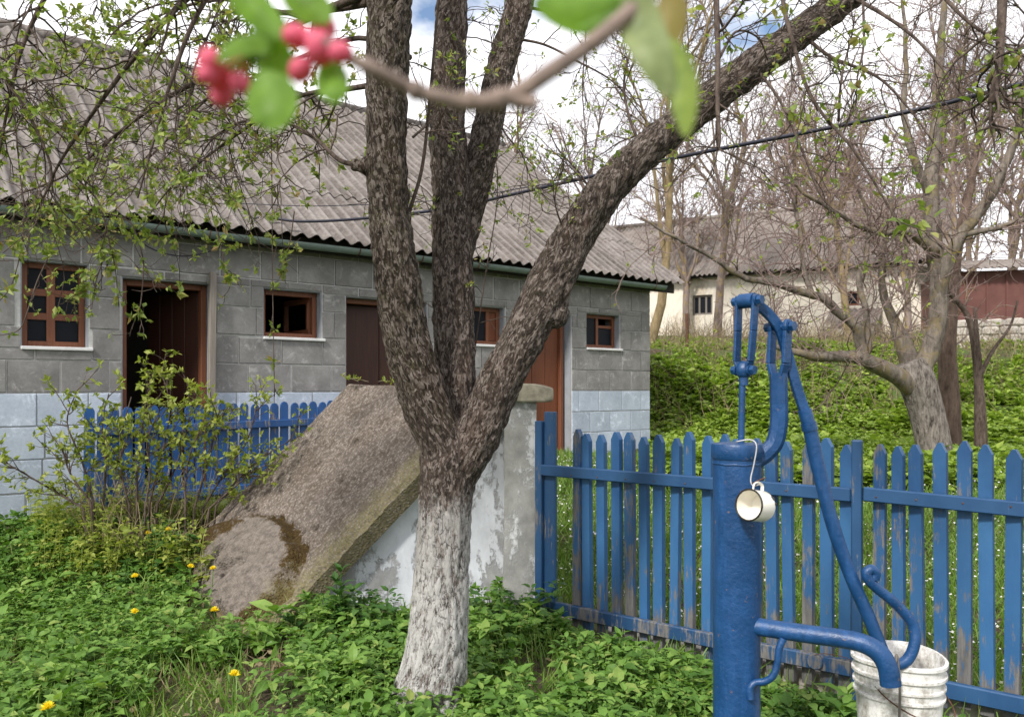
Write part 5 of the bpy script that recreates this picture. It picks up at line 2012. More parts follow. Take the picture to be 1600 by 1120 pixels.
def small_trunks():
    Y = 11.4
    p, r = px_path([(1486, 740, Y, 34), (1484, 640, Y, 31), (1482, 600, Y, 29), (1480, 540, Y, 26), (1486, 470, Y, 22), (1494, 400, Y + .1, 16), (1510, 320, Y + .2, 14), (1530, 230, Y + .3, 7)], 6)
    o = np.array((p[0][0], p[0][1], float(ground(p[0][0], p[0][1]))))
    root = empty('brown_tree', o)
    tag(root, 'reddish brown tree trunk standing close behind the grey orchard tree', 'tree')
    m = MB()
    m.tube(p - o, r, 12)
    m.build('trunk', mat_bark2('red_bark', (0.055, 0.036, 0.028), (0.17, 0.12, 0.095), 12), root, True)
    tw = MB()
    S, D, _, _ = sprout((p - o)[None], 22, 0.4, 1, 0.8)
    A = grow(S, D, rng.uniform(0.5, 1.5, 22), 8, 0.15, 0.05)
    tubes(tw, A, 0.014, 0.004, 5)
    S, D, _, _ = sprout(A, 6, 0.2, 1, 0.8)
    tubes(tw, grow(S, D, rng.uniform(0.2, 0.6, len(S)), 5, 0.18, 0.02), 0.006, 0.0035, 4)
    tag(tw.build('twigs', M['far_bark'], root), kind='stuff')
    Y = 10.2
    rows = [[(1533, 760, Y, 22), (1532, 665, Y, 19), (1530, 610, Y, 15), (1524, 540, Y, 13), (1510, 490, Y, 9), (1480, 455, Y, 6), (1465, 440, Y, 4)], [(1528, 600, Y, 9), (1527, 540, Y, 8), (1523, 480, Y, 5)], [(1530, 590, Y, 8), (1550, 550, Y, 6), (1578, 510, Y, 4), (1590, 470, Y, 3)]]
    p, r = px_path(rows[0], 6)
    o = np.array((p[0][0], p[0][1], float(ground(p[0][0], p[0][1]))))
    root = empty('sapling', o)
    tag(root, 'thin dark forked sapling on the bank right of the orchard tree', 'sapling')
    for k, q in enumerate(rows):
        p, r = px_path(q, 6)
        m = MB()
        m.tube(p - o, r, 8)
        m.build('trunk' if k == 0 else 'limb', M['twig'], root, True)
    tw = MB()
    ps = np.concatenate([px_path(q, 6)[0][-16:][None] for q in rows if len(px_path(q, 6)[0]) >= 13][:1]) - o
    S, D, _, _ = sprout(ps, 18, 0.3, 1, 0.8)
    tubes(tw, grow(S, D, rng.uniform(0.2, 0.6, len(S)), 6, 0.15, 0.03), 0.006, 0.003, 4)
    tag(tw.build('twigs', M['twig'], root), kind='stuff')
    # rusty stakes before the cream house
    for px, yt, yb, lb in ((1073, 490, 575, 'thin rusty stake standing before the pale left wall of the cream house'), (1148, 470, 570, 'rusty stake behind the top of the pump before the cream house')):
        Y = 17.5
        t, b = P(px, yt, Y), P(px, yb, Y)
        m = MB()
        zg = float(ground(t[0], Y))
        m.tube([(0, 0, -0.1), (0.01, 0, (t[2] - zg) * 0.5), (0, 0, t[2] - zg)], 0.04, 6)
        s = m.build('stake', M['rust'])
        s.location = (t[0], Y, zg)
        tag(s, lb, 'stake', 'stakes on the bank')


small_trunks()


# ------------------------------------------------------------------ bushes before the dark blue fence
def bush(name, stems, n_shoot, label, lsize=0.05, seed=0, dens=4):
    """stems: rows of (px, py, Y) from the ground up"""
    b0 = P(*stems[0][0])
    o = np.array((b0[0], b0[1], float(ground(b0[0], b0[1]))))
    root = empty(name, o)
    tag(root, label, 'bush')
    sh, lf = MB(), MB()
    S_, D_ = [], []
    for rows in stems:
        p = catmull(np.array([P(*q) for q in rows]), 5) - o
        p[0, 2] = min(p[0, 2], -0.02)
        m = MB()
        m.tube(p, np.linspace(0.009, 0.0035, len(p)), 6)
        m.build('stem', M['twig'], root, True)
        S, D, _, _ = sprout(p[None], n_shoot, 0.15, 1.0, 0.7, 0.25)
        S_.append(S)
        D_.append(D)
    S, D = np.concatenate(S_), np.concatenate(D_)
    A = grow(S, D, rng.uniform(0.08, 0.34, len(S)), 6, 0.16, 0.07)
    tubes(sh, A, 0.005, 0.002, 4)
    S, D, _, _ = sprout(A, dens, 0.2, 1, 0.9, 0.3)
    B = grow(S, D, rng.uniform(0.03, 0.12, len(S)), 3, 0.15, 0.04)
    tubes(sh, B, 0.0025, 0.0015, 3)
    C = np.concatenate([B[:, -1], A[:, -1]])
    Dd = np.concatenate([B[:, -1] - B[:, -2], A[:, -1] - A[:, -2]])
    leaf_clusters(lf, C, Dd, lsize, 5, 1.0)
    tag(sh.build('shoots', M['twig'], root), kind='stuff')
    tag(lf.build('foliage', M['leaf_bush'], root), kind='stuff')


bush('leafy_bush', [[(150, 800, 6.1), (128, 720, 6.1), (105, 660, 6.1), (120, 610, 6.1)], [(160, 800, 6.2), (165, 730, 6.2), (160, 660, 6.2), (170, 615, 6.2)], [(140, 800, 6.0), (90, 770, 6.0), (30, 735, 6.0), (5, 720, 6.0)], [(150, 795, 6.0), (110, 740, 6.0), (95, 690, 6.0)]],
     10, 'small leafy bush at the left corner of the dark blue fence', 0.056)
bush('currant_bush', [[(215, 800, 6.15), (215, 730, 6.15), (225, 650, 6.15), (235, 590, 6.15)], [(230, 800, 6.2), (250, 720, 6.2), (265, 650, 6.2), (260, 600, 6.2)], [(205, 800, 6.1), (190, 740, 6.1), (190, 680, 6.1), (205, 620, 6.1)], [(240, 800, 6.2), (270, 740, 6.2), (290, 680, 6.2), (300, 625, 6.2)], [(225, 800, 6.05), (235, 740, 6.05), (230, 690, 6.05), (250, 640, 6.05)]],
     12, 'dense bush of pale green shoots in front of the open dark doorway', 0.056)
bush('spreading_bush', [[(300, 805, 6.2), (320, 740, 6.2), (335, 680, 6.2), (345, 630, 6.2)], [(310, 805, 6.25), (350, 740, 6.25), (385, 690, 6.25), (400, 640, 6.25)], [(330, 800, 6.3), (370, 750, 6.3), (410, 715, 6.3), (450, 690, 6.3)], [(290, 805, 6.1), (290, 750, 6.1), (300, 700, 6.1), (320, 660, 6.1)], [(320, 800, 6.15), (355, 770, 6.15), (395, 735, 6.15), (420, 700, 6.15)]],
     11, 'low spreading bush beside the upper edge of the cellar slab', 0.05)


# ------------------------------------------------------------------ ground plants
def herb_mesh(C, h, size, layers, per, mat, name, label, tmpl=LEAF9, wide=1.3, stalks=True):
    """upright herbs with whorls of leaves: C are N x 3 feet"""
    mb = MB()
    N = len(C)
    h = np.broadcast_to(h, (N,))
    vs_ = np.exp(rng.normal(0, 0.28, N))
    lean = rng.normal(0, 0.18, (N, 3))
    lean[:, 2] = 1
    lean = unit(lean)
    for l in range(layers):
        f = (l + 1) / layers
        idx = np.repeat(np.arange(N), per)
        a = rng.uniform(0, 2 * np.pi, N)[idx] + np.tile(np.arange(per) * 2 * np.pi / per, N) + rng.normal(0, 0.25, N * per)
        el = rng.normal(0.12 + 0.40 * f, 0.28, N * per)
        d = np.stack([np.cos(a) * np.cos(el), np.sin(a) * np.cos(el), np.sin(el)], -1)
        c = C[idx] + lean[idx] * (h[idx] * (f - rng.uniform(0, 0.12, N * per)))[:, None] + d * 0.012
        s = size * (1.15 - 0.45 * f) * rng.uniform(0.55, 1.15, N * per) * (h[idx] / h.mean()) ** 0.3 * vs_[idx]
        up = rng.normal(0, 0.3, (N * per, 3)) + np.array((0, 0, 1.0))
        leaves(mb, c, d, s, tmpl, up, wide, 0.35)
    if stalks:
        Pt = np.stack([C - np.array((0, 0, 0.02)), C + lean * (h * 0.98)[:, None]], 1)
        tubes(mb, Pt, 0.0022, 0.0014, 3)
    o = mb.build(name, mat)
    tag(o, label, 'plants', kind='stuff')
    return o


def scatter(n, x0, x1, y0, y1, test):
    out = []
    P_ = np.stack([rng.uniform(x0, x1, n), rng.uniform(y0, y1, n)], -1)
    keep = test(P_[:, 0], P_[:, 1])
    P_ = P_[keep]
    return np.stack([P_[:, 0], P_[:, 1], ground(P_[:, 0], P_[:, 1])], -1)


def vnoise(x, y, s, seed=0.0):
    return np.array([mnoise.noise((a * s, b * s, seed)) for a, b in zip(x, y)])


FA, FB, FD = FENCE


def fence_side(x, y):
    """positive on the camera's side of the front fence line"""
    return (x - FA[0]) * FD[1] - (y - FA[1]) * FD[0]


def in_cellar(x, y):
    U = RN - A0
    W = RF - RN
    det = U[0] * W[1] - U[1] * W[0]
    dx, dy = x - A0[0], y - A0[1]
    a = (dx * W[1] - dy * W[0]) / det
    b = (U[0] * dy - U[1] * dx) / det
    return (a > 0.03) & (a < 1.15) & (b > -0.02) & (b < 1.05)


def visible_x(x, y, m=0.5):
    return np.abs(x) < 0.66 * y + m


def near_ok(x, y):
    d2 = (x - AO[0]) ** 2 + (y - AO[1]) ** 2
    ok = (d2 > 0.17 ** 2) & ~in_cellar(x, y) & visible_x(x, y)
    ok &= (fence_side(x, y) > 0.03) | (x < 0.1)
    # the block building's foot
    b = (x - FR[0]) * FN[0] + (y - FR[1]) * FN[1]
    return ok & (b < -0.25)


def carpet(x, y):
    ok = near_ok(x, y)
    nz = vnoise(x, y, 1.1, 2.0) + 0.5 * vnoise(x, y, 3.3, 5.0)
    bare = np.exp(-(((x + 1.85) / 0.30) ** 2 + ((y - 5.0) / 0.55) ** 2)) * 0.75 + np.exp(-(((x + 1.55) / 0.22) ** 2 + ((y - 3.95) / 0.16) ** 2)) * 0.9 + np.exp(-(((x + 1.50) / 0.20) ** 2 + ((y - 4.82) / 0.2) ** 2)) * 0.9
    ok &= (x < 0.1) | (fence_side(x, y) > 0.10 + 0.15 * rng.random(len(x)))
    return ok & (nz - bare > -0.34 + 0.35 * rng.random(len(x))) & (y < 6.6 + 0.3 * nz)


C = scatter(11500, -5.2, 2.9, 2.7, 6.8, carpet)
hh = 0.09 + 0.09 * (vnoise(C[:, 0], C[:, 1], 0.9, 8.0) * 0.5 + 0.5) + 0.05 * rng.random(len(C)) * (C[:, 0] > -0.6)
hh = hh * (0.45 + 0.55 * smooth(0.05, 0.7, np.where(C[:, 0] > 0, fence_side(C[:, 0], C[:, 1]), 9)))
herb_mesh(C, hh, 0.066, 2, 5, M['leaf_ground'], 'ground_cover', 'dense low green ground cover carpeting the yard in front')
# broad-leaved clumps among the low carpet
C = scatter(2600, -5.0, 2.2, 2.7, 6.3, lambda x, y: near_ok(x, y) & (vnoise(x, y, 1.6, 44) > 0.16) & ((x < 0.1) | (fence_side(x, y) > 0.35)))
herb_mesh(C, 0.10 + 0.10 * rng.random(len(C)), 0.085, 2, 5, M['leaf_clump'], 'broad_leaf_clumps', 'lighter broad-leaved weeds growing in clumps among the low ground cover', LEAF9, 1.05)
C = scatter(1500, -4.6, 2.2, 2.7, 6.3, lambda x, y: near_ok(x, y))
dl = MB()
dd = rng.normal(0, 1, (len(C), 3))
dd[:, 2] *= 0.25
leaves(dl, C + np.array((0, 0, 0.02)) + np.stack([np.zeros(len(C)), np.zeros(len(C)), rng.uniform(0, 0.05, len(C))], -1), dd, rng.uniform(0.025, 0.06, len(C)), LEAF5, None, 1.3)
tag(dl.build('dead_leaves', M['dry']), 'brown dead leaves lying between the green ground cover', 'leaves', kind='stuff')
# darker taller herbs under the cellar wall and by the slab
def dark_ok(x, y):
    ok = near_ok(x, y)
    a = np.exp(-(((x + 0.95) / 0.45) ** 2 + ((y - 4.85) / 0.22) ** 2))
    b = np.exp(-(((x - 0.0) / 0.30) ** 2 + ((y - 4.95) / 0.16) ** 2)) * 0.9
    c = 0 * x
    d = np.exp(-(((x + 2.6) / 0.3) ** 2 + ((y - 5.9) / 0.4) ** 2)) * 0.8
    return ok & (np.maximum.reduce([a, b, c, d]) > rng.uniform(0.2, 1.0, len(x)))


C = scatter(2600, -3.2, 0.8, 4.2, 6.4, dark_ok)
herb_mesh(C, 0.12 + 0.16 * rng.random(len(C)) ** 2, 0.075, 3, 5, M['leaf_dark'], 'dark_herbs', 'taller dark green herbs along the foot of the whitewashed cellar wall')
# grass between the herbs
def grass_blades(n, x0, x1, y0, y1, test, l0, l1, name, label, mat):
    C = scatter(n, x0, x1, y0, y1, test)
    mb = MB()
    N = len(C)
    d = rng.normal(0, 0.45, (N, 3))
    d[:, 2] = 1
    L = rng.uniform(l0, l1, N)
    Pt = grow(C, d, L, 4, 0.12, -0.10)
    side = unit(np.cross(unit(d), rng.normal(0, 1, (N, 3))))
    w = np.array([0.0022, 0.0024, 0.0016, 0.0002])[None, :, None] * (1.0 + (C[:, 1] / 6.0))[:, None, None]
    V = np.stack([Pt - side[:, None] * w, Pt + side[:, None] * w], 2).reshape(N, 8, 3)
    off = (np.arange(N) * 8)[:, None, None]
    Q = np.array([(0, 1, 3, 2), (2, 3, 5, 4), (4, 5, 7, 6)])[None] + off
    mb.addq(V.reshape(-1, 3), Q.reshape(-1, 4))
    return tag(mb.build(name, mat), label, 'grass', kind='stuff')


grass_blades(20000, -5.0, 2.8, 2.7, 6.8, lambda x, y: near_ok(x, y) & (vnoise(x, y, 0.8, 31) > -0.05), 0.08, 0.22, 'grass', 'grass blades mixed into the green ground cover in front', M['grass'])
grass_blades(900, -2.3, -1.2, 3.7, 5.6, lambda x, y: near_ok(x, y), 0.04, 0.13, 'dry_grass', 'dry straw-coloured grass on the bare patch below the slab', M['dry'])


# behind the fence: lawn with fallen white petals, then the overgrown bank
def behind(x, y):
    b = (x - FR[0]) * FN[0] + (y - FR[1]) * FN[1]
    return (fence_side(x, y) < -0.28) & (x > 0.1) & (b < -0.1) & visible_x(x, y, 0.3)


def lawn_ok(x, y):
    return behind(x, y) & (vnoise(x, y, 1.2, 12) > -0.5)


grass_blades(64000, 0.1, 7.0, 3.9, 10.5, lambda x, y: behind(x, y), 0.06, 0.17, 'lawn_grass', 'lawn grass seen through the gaps of the bright blue fence', M['grass'])
C = scatter(6500, 0.1, 6.6, 4.2, 9.6, lawn_ok)
pm = MB()
c = C + np.array((0, 0, 0.055)) + np.stack([np.zeros(len(C)), np.zeros(len(C)), rng.uniform(0, 0.09, len(C))], -1)
dd = rng.normal(0, 0.6, (len(C), 3))
dd[:, 2] *= 0.4
leaves(pm, c, dd, rng.uniform(0.012, 0.026, len(C)), LEAF5, None, 1.7)
tag(pm.build('fallen_petals', M['white_petal']), 'small white petals dotting the lawn behind the blue fence', 'petals', kind='stuff')


def bank_ok(x, y):
    a = (x - FR[0]) * FU[0] + (y - FR[1]) * FU[1]
    b = (x - FR[0]) * FN[0] + (y - FR[1]) * FN[1]
    vis = (x > 0.165 * y) & (x < 0.68 * y + 0.5)
    nz = vnoise(x, y, 0.5, 3.0)
    thin = np.where(y > 15.5, 0.15, -0.35) + np.where((x / y > 0.40) & (y > 12.5), 0.12, 0.0)
    return vis & ((a > 0.25) | (b < -0.3)) & (nz > thin + rng.normal(0, 0.12, len(x))) & (fence_side(x, y) < -0.4)


C = scatter(19000, 1.0, 14.0, 8.0, 20.5, bank_ok)
hb = 0.09 + 0.20 * smooth(-0.3, 0.5, vnoise(C[:, 0], C[:, 1], 0.6, 18)) * rng.uniform(0.5, 1.1, len(C))
herb_mesh(C, hb, 0.105, 3, 5, M['leaf_bank'], 'bank_nettles', 'bright green nettles covering the bank behind the fence', LEAF5, 1.5)
C = scatter(5000, 1.0, 16.0, 13.0, 24.0, lambda x, y: (x > 0.165 * y) & (x < 0.7 * y))
mbd = MB()
d = rng.normal(0, 0.5, (len(C), 3))
d[:, 2] = 1
tubes(mbd, grow(C, d, rng.uniform(0.2, 0.8, len(C)), 4, 0.2, -0.05), 0.006, 0.003, 3)
tag(mbd.build('dry_stalks', M['dry']), 'dry brown stalks and brushwood along the top of the bank', 'brushwood', kind='stuff')

# brambles and dead canes between the bushes and the dark fence
C = scatter(800, -3.7, -1.6, 5.9, 6.9, lambda x, y: (x > -0.54 * y) & (x < -0.28 * y) & ~in_cellar(x, y))
mbd = MB()
d = rng.normal(0, 0.3, (len(C), 3))
d[:, 2] = 1
tubes(mbd, grow(C, d, rng.uniform(0.15, 0.6, len(C)), 5, 0.2, -0.02), 0.004, 0.002, 3)
tag(mbd.build('dry_canes', M['dry']), 'dry canes and dead stalks under the bushes by the dark blue fence', 'brushwood', kind='stuff')
C = scatter(1500, -4.4, -1.5, 5.6, 6.9, lambda x, y: (x > -0.6 * y) & (x < -0.29 * y) & ~in_cellar(x, y) & (vnoise(x, y, 2.0, 6) > -0.2))
herb_mesh(C, 0.10 + 0.34 * rng.random(len(C)) ** 1.5, 0.05, 4, 4, M['leaf_bush'], 'hedge_herbs', 'yellow green herbs round the feet of the bushes')


# a few individual plants
def plant(name, px, py, Y, hs, size, label, mat, n=4):
    p = P(px, py, Y)
    z = float(ground(p[0], p[1]))
    root = empty(name, (p[0], p[1], z))
    tag(root, label, 'plant')
    for k in range(n):
        mb, st = MB(), MB()
        a = k * 2.4
        top = np.array((0.05 * math.cos(a) * (k > 0), 0.05 * math.sin(a) * (k > 0), hs * (1 - 0.16 * k)))
        path = np.array([(0, 0, -0.02), top * 0.5 + np.array((0.01, 0, 0)), top])
        st.tube(path, [0.006, 0.005, 0.003], 6)
        s_ = st.build('stem', mat, root)
        for l in range(4):
            f = 0.35 + 0.21 * l
            c = np.repeat((top * f)[None], 3, 0)
            an = rng.uniform(0, 6.28) + np.arange(3) * 2.1
            el = 0.25 + 0.25 * l
            leaves(mb, c, np.stack([np.cos(an) * math.cos(el), np.sin(an) * math.cos(el), np.full(3, math.sin(el))], -1), size * (1.1 - 0.12 * l), LEAF9, np.tile((0, 0, 1.0), (3, 1)), 1.0, 0.3)
        tag(mb.build('foliage', mat, root), kind='stuff')


plant('burdock', 532, 950, 4.75, 0.40, 0.11, 'tall dark leafy weed against the whitewashed cellar side wall', M['leaf_dark'])
plant('tall_weed', 876, 1000, 4.75, 0.16, 0.10, 'small spiky weed at the foot of the blue fence by the cellar', M['leaf_ground'])
plant('broad_weed', 968, 1060, 4.3, 0.22, 0.10, 'taller pale weed below the low rail of the blue fence', M['leaf_ground'])

# little green creeper on the ridge of the slab
p0 = P(585, 598, 6.55)
root = empty('slab_creeper', (p0[0], p0[1], 1.50))
tag(root, 'small pale creeper growing on the ridge of the cellar slab', 'creeper')
cr, cl = MB(), MB()
S = np.zeros((5, 3)) + np.stack([np.linspace(-0.12, 0.2, 5), np.zeros(5) - 0.05, np.full(5, 0.045)], -1)
A = grow(S, np.array([(-1, -.2, .3), (-.5, -.6, .1), (.3, -.7, -.1), (.8, -.3, .1), (0.5, 0, .5)]), 0.16, 5, 0.2, -0.05)
tubes(cr, A, 0.004, 0.002, 4)
leaf_clusters(cl, A[:, 2:].reshape(-1, 3), rng.normal(0, 1, (15, 3)) + np.array((0, 0, 0.6)), 0.045, 4)
cr.build('stem', M['vine'], root)
tag(cl.build('foliage', M['leaf_bush'], root), kind='stuff')


# dandelions, each by itself
def dandelions():
    hd, lv = MB(), MB()
    th = rng.uniform(0, 2 * np.pi, 70)
    el = rng.uniform(0.0, 1.4, 70)
    d = np.stack([np.cos(th) * np.cos(el), np.sin(th) * np.cos(el), np.sin(el) + 0.12], -1)
    leaves(hd, np.zeros((70, 3)), d, 0.021, LEAF5, None, 0.7)
    hm = hd.mesh('flower_head', M['yellow'])
    a = np.arange(7) * 0.9
    leaves(lv, np.zeros((7, 3)), np.stack([np.cos(a), np.sin(a), np.full(7, 0.35)], -1), 0.11, LEAF9, np.tile((0, 0, 1.0), (7, 1)), 0.7, 0.4)
    lm = lv.mesh('leaf_rosette', M['leaf_ground'])
    spots = [
        (263, 828, 0.16, 'yellow dandelion furthest back, by the bushes above the slab foot'),
        (231, 834, 0.15, 'yellow dandelion half hidden, next to the one by the bushes'),
        (298, 886, 0.15, 'left dandelion of the close pair at the low end of the slab'),
        (333, 889, 0.15, 'right dandelion of the close pair touching the low end of the slab'),
        (211, 901, 0.15, 'yellow dandelion alone in the greens left of the close pair'),
        (335, 954, 0.14, 'yellow dandelion below the mossy low end of the slab'),
        (210, 957, 0.14, 'small yellow dandelion in the greens left of the bare patch'),
        (366, 1055, 0.14, 'yellow dandelion in the greens between the slab and whitewashed trunk'),
        (75, 1107, 0.15, 'broad yellow dandelion in the bottom corner of the yard'),
    ]
    for i, (px, py, h, label) in enumerate(spots):
        g = at_ground(px, py, h + 0.06)
        top = P(px, py, g[1])
        root = empty('dandelion', (g[0], g[1], g[2]), i * 1.3)
        tag(root, label, 'dandelion', 'yellow dandelions in the yard')
        hh_ = top[2] - g[2]
        st = MB()
        st.tube([(0, 0, -0.02), (0.008, 0.004, hh_ * 0.5), (0, 0, hh_ - 0.004)], 0.0028, 6)
        st.build('stalk', M['leaf_ground'], root)
        o = bpy.data.objects.new('flower_head', hm)
        o.location = (0, 0, hh_)
        sc = 1.6 if i == 8 else 1.35
        o.scale = (sc, sc, sc)
        link(o, root)
        o = bpy.data.objects.new('leaf_rosette', lm)
        o.location = (0, 0, 0.01)
        link(o, root)


dandelions()


# ------------------------------------------------------------------ the water pump
def pump():
    Y = 2.9
    b = P(1151, 0, Y)
    o = np.array((b[0], b[1], 0.0))
    root = empty('water_pump', o)
    tag(root, 'blue painted iron hand water pump with a curled handle and spout', 'water pump')
    s = Y / F
    mat = M['pump']

    def q(px, py, dY=0.0):
        return P(px, py, Y + dY) - o

    zt = q(0, 708)[2]
    m = MB()
    lean = q(1153.5, 700)[0]
    prof = [(0.088, -0.1), (0.0835, 0.1), (0.0830, 0.6), (0.0835, 1.0), (0.0840, zt - 0.012)]
    m.lathe(prof, 48, None, True)
    body = m.build('pump_body', mat, root)
    autosmooth(body, 40)
    m = MB()
    z1 = q(0, 692)[2]
    m.lathe([(0.010, zt - 0.02), (0.086, zt - 0.02), (0.0905, zt - 0.013), (0.0905, z1 - 0.010), (0.087, z1 - 0.002), (0.070, z1), (0.0, z1 + 0.001)], 48)
    cap = m.build('pump_cap', mat, root)
    autosmooth(cap, 35)
    # weld bead and dents on the pipe
    m = MB()
    t = np.linspace(0, 2 * np.pi, 60)
    m.tube(np.stack([0.0842 * np.cos(t), 0.0842 * np.sin(t), np.full(60, zt - 0.035) + 0.001 * np.sin(9 * t)], -1), 0.0035, 6, False)
    m.build('weld_bead', mat, body)
    # piston rod
    m = MB()
    m.tube([q(1158, 700), q(1160, 600)], 0.0115, 14)
    autosmooth(m.build('piston_rod', mat, root), 40)
    # link: two flat bars joined at the foot, bolts at both ends; the bolt axis runs across and towards the viewer
    ax = np.array((0.62, -0.78, 0.0))
    up = q(1168, 470)
    lo = q(1162, 578)
    for sgn in (-1, 1):
        m = MB()
        a = up + ax * 0.036 * sgn
        c = lo + ax * 0.030 * sgn + np.array((0, 0, 0.03))
        e = lo + ax * 0.012 * sgn
        pts = [a + np.array((0, 0, 0.018)), a * 0.5 + c * 0.5, c, e]
        for k in range(3):
            m.beam(pts[k], pts[k + 1], 0.011, 0.036, tuple(np.cross(ax, unit(pts[k + 1] - pts[k]))))
        bevel(m.build('link_bar', mat, root), 0.003, 2)

    def bolt(c, L, r, hr, name='bolt'):
        m = MB()
        m.tube([c - ax * L, c + ax * L], r, 12)
        for sg in (-1, 1):
            m.tube([c + ax * (L - 0.002) * sg, c + ax * (L + 0.014) * sg], hr, 6)
            m.tube([c + ax * (L - 0.010) * sg, c + ax * (L - 0.003) * sg], hr * 1.25, 14)
        return autosmooth(m.build(name, mat, root), 30)

    bolt(up, 0.048, 0.012, 0.017)
    bolt(lo, 0.034, 0.012, 0.017)
    m = MB()
    m.tube([up - ax * 0.030, up + ax * 0.030], 0.027, 16)
    autosmooth(m.build('link_eye', mat, root), 40)
    m = MB()
    m.ball(lo + np.array((0, 0, 0.0)), 0.034, 14, 9, (0.85, 0.85, 1.0))
    m.tube([lo - np.array((0, 0, 0.055)), lo], 0.017, 12)
    autosmooth(m.build('rod_eye', mat, root), 40)
    # bracket: a thick bar from the pipe, up to a forked head
    piv = q(1219, 516, 0.02)
    m = MB()
    arm = catmull([q(1180, 720, 0.02), q(1197, 708, 0.02), q(1211, 690, 0.02), q(1217, 660, 0.02), q(1217, 625, 0.02), q(1216, 583, 0.02)], 5)
    m.tube(arm, 0.032, 8, True, math.pi / 8)
    br = m.build('bracket', mat, root)
    autosmooth(br, 30)
    for sgn in (-1, 1):
        m = MB()
        f0 = arm[-1] + ax * 0.014 * sgn - np.array((0, 0, 0.02))
        f1 = arm[-1] + ax * 0.031 * sgn + np.array((0, 0, 0.035))
        f2 = piv + ax * 0.031 * sgn + np.array((0, 0, 0.012))
        for k, (c, d) in enumerate(((f0, f1), (f1, f2))):
            m.beam(c, d, 0.015, 0.042, tuple(np.cross(ax, unit(d - c))))
        m.tube([f2 - ax * 0.008, f2 + ax * 0.008], 0.027, 16)
        bevel(m.build('fork_prong', mat, root), 0.003, 2, 50)
    bolt(piv + np.array((0, 0, 0.012)), 0.046, 0.012, 0.018)
    # lever: flat iron over the pivot, then a pipe down to the curled end
    m = MB()
    lev = catmull([up, q(1182, 476, 0.0), q(1200, 490, 0.01), piv, q(1232, 560, 0.03), q(1247, 612, 0.03), q(1262, 655, 0.03), q(1266, 668, 0.03)], 5)
    m.tube(lev, 0.026, 4, True, math.pi / 4, (0.62, 1.0))
    bevel(m.build('lever', mat, root), 0.004, 2)
    m = MB()
    hd = catmull([q(1257, 640, 0.03), q(1266, 672, 0.03), q(1275, 715, 0.03), q(1286, 760, 0.03), q(1300, 815, 0.02), q(1318, 870, 0.02), q(1338, 920, 0.01), q(1358, 965, 0.0), q(1374, 1005, -0.01),
                  q(1384, 1026, -0.02), q(1400, 1038, -0.03), q(1418, 1030, -0.03), q(1429, 1005, -0.03), q(1427, 978, -0.02), q(1413, 957, -0.02), q(1394, 938, -0.02), q(1372, 920, -0.02), q(1358, 906, -0.02), q(1354, 895, -0.02), q(1361, 889, -0.02), q(1368, 895, -0.02), q(1366, 905, -0.02)], 6)
    n = len(hd)
    rr = np.interp(np.linspace(0, 1, n), [0, 0.06, 0.4, 0.47, 0.8, 1.0], [0.0245, 0.0255, 0.0228, 0.0200, 0.0185, 0.0172])
    m.tube(hd, rr, 16)
    autosmooth(m.build('handle', mat, root), 50)
    m = MB()
    m.tube([hd[4], hd[6]], 0.0283, 16)
    autosmooth(m.build('collar', mat, root), 40)
    # spout
    m = MB()
    sp = catmull([q(1168, 976, -0.03), q(1200, 981, -0.06), q(1262, 990, -0.11), q(1320, 998, -0.16), q(1352, 1006, -0.19), q(1374, 1020, -0.21), q(1387, 1042, -0.22), q(1392, 1070, -0.225)], 6)
    n = len(sp)
    m.tube(sp, np.interp(np.linspace(0, 1, n), [0, 0.06, 0.12, 1], [0.036, 0.033, 0.031, 0.0335]), 20, True)
    autosmooth(m.build('spout', mat, root), 50)
    m = MB()
    t = np.linspace(0, 2 * np.pi, 30)
    # hook under the spout that carries a pail
    m.tube(catmull([q(1224, 997, -0.10), q(1217, 1015, -0.10), q(1215, 1035, -0.10), q(1208, 1055, -0.10), q(1195, 1064, -0.09), q(1180, 1066, -0.08), q(1172, 1075, -0.08), q(1173, 1092, -0.085)], 6), 0.0125, 12)
    autosmooth(m.build('pail_hook', mat, root), 50)
    m = MB()
    m.ball(q(1378, 1008, -0.205), 0.012, 8, 6)
    m.ball(q(1383, 1013, -0.205), 0.010, 8, 6)
    m.build('weld_drop', mat, root)
    # grey strap looped over the handle's curl
    m = MB()
    st = catmull([q(1398, 1042, -0.055), q(1401, 1022, -0.052), q(1404, 1045, -0.057), q(1406, 1080, -0.06), q(1405, 1140, -0.06), q(1408, 1200, -0.06)], 5)
    m.tube(st, 0.011, 6, True, 0, (1.0, 0.3))
    strap = m.build('cloth_strap', M['old_wood'])
    strap.location = o
    tag(strap, 'narrow grey strap hanging from the curl of the pump handle', 'strap')
    return o


PUMP_O = pump()


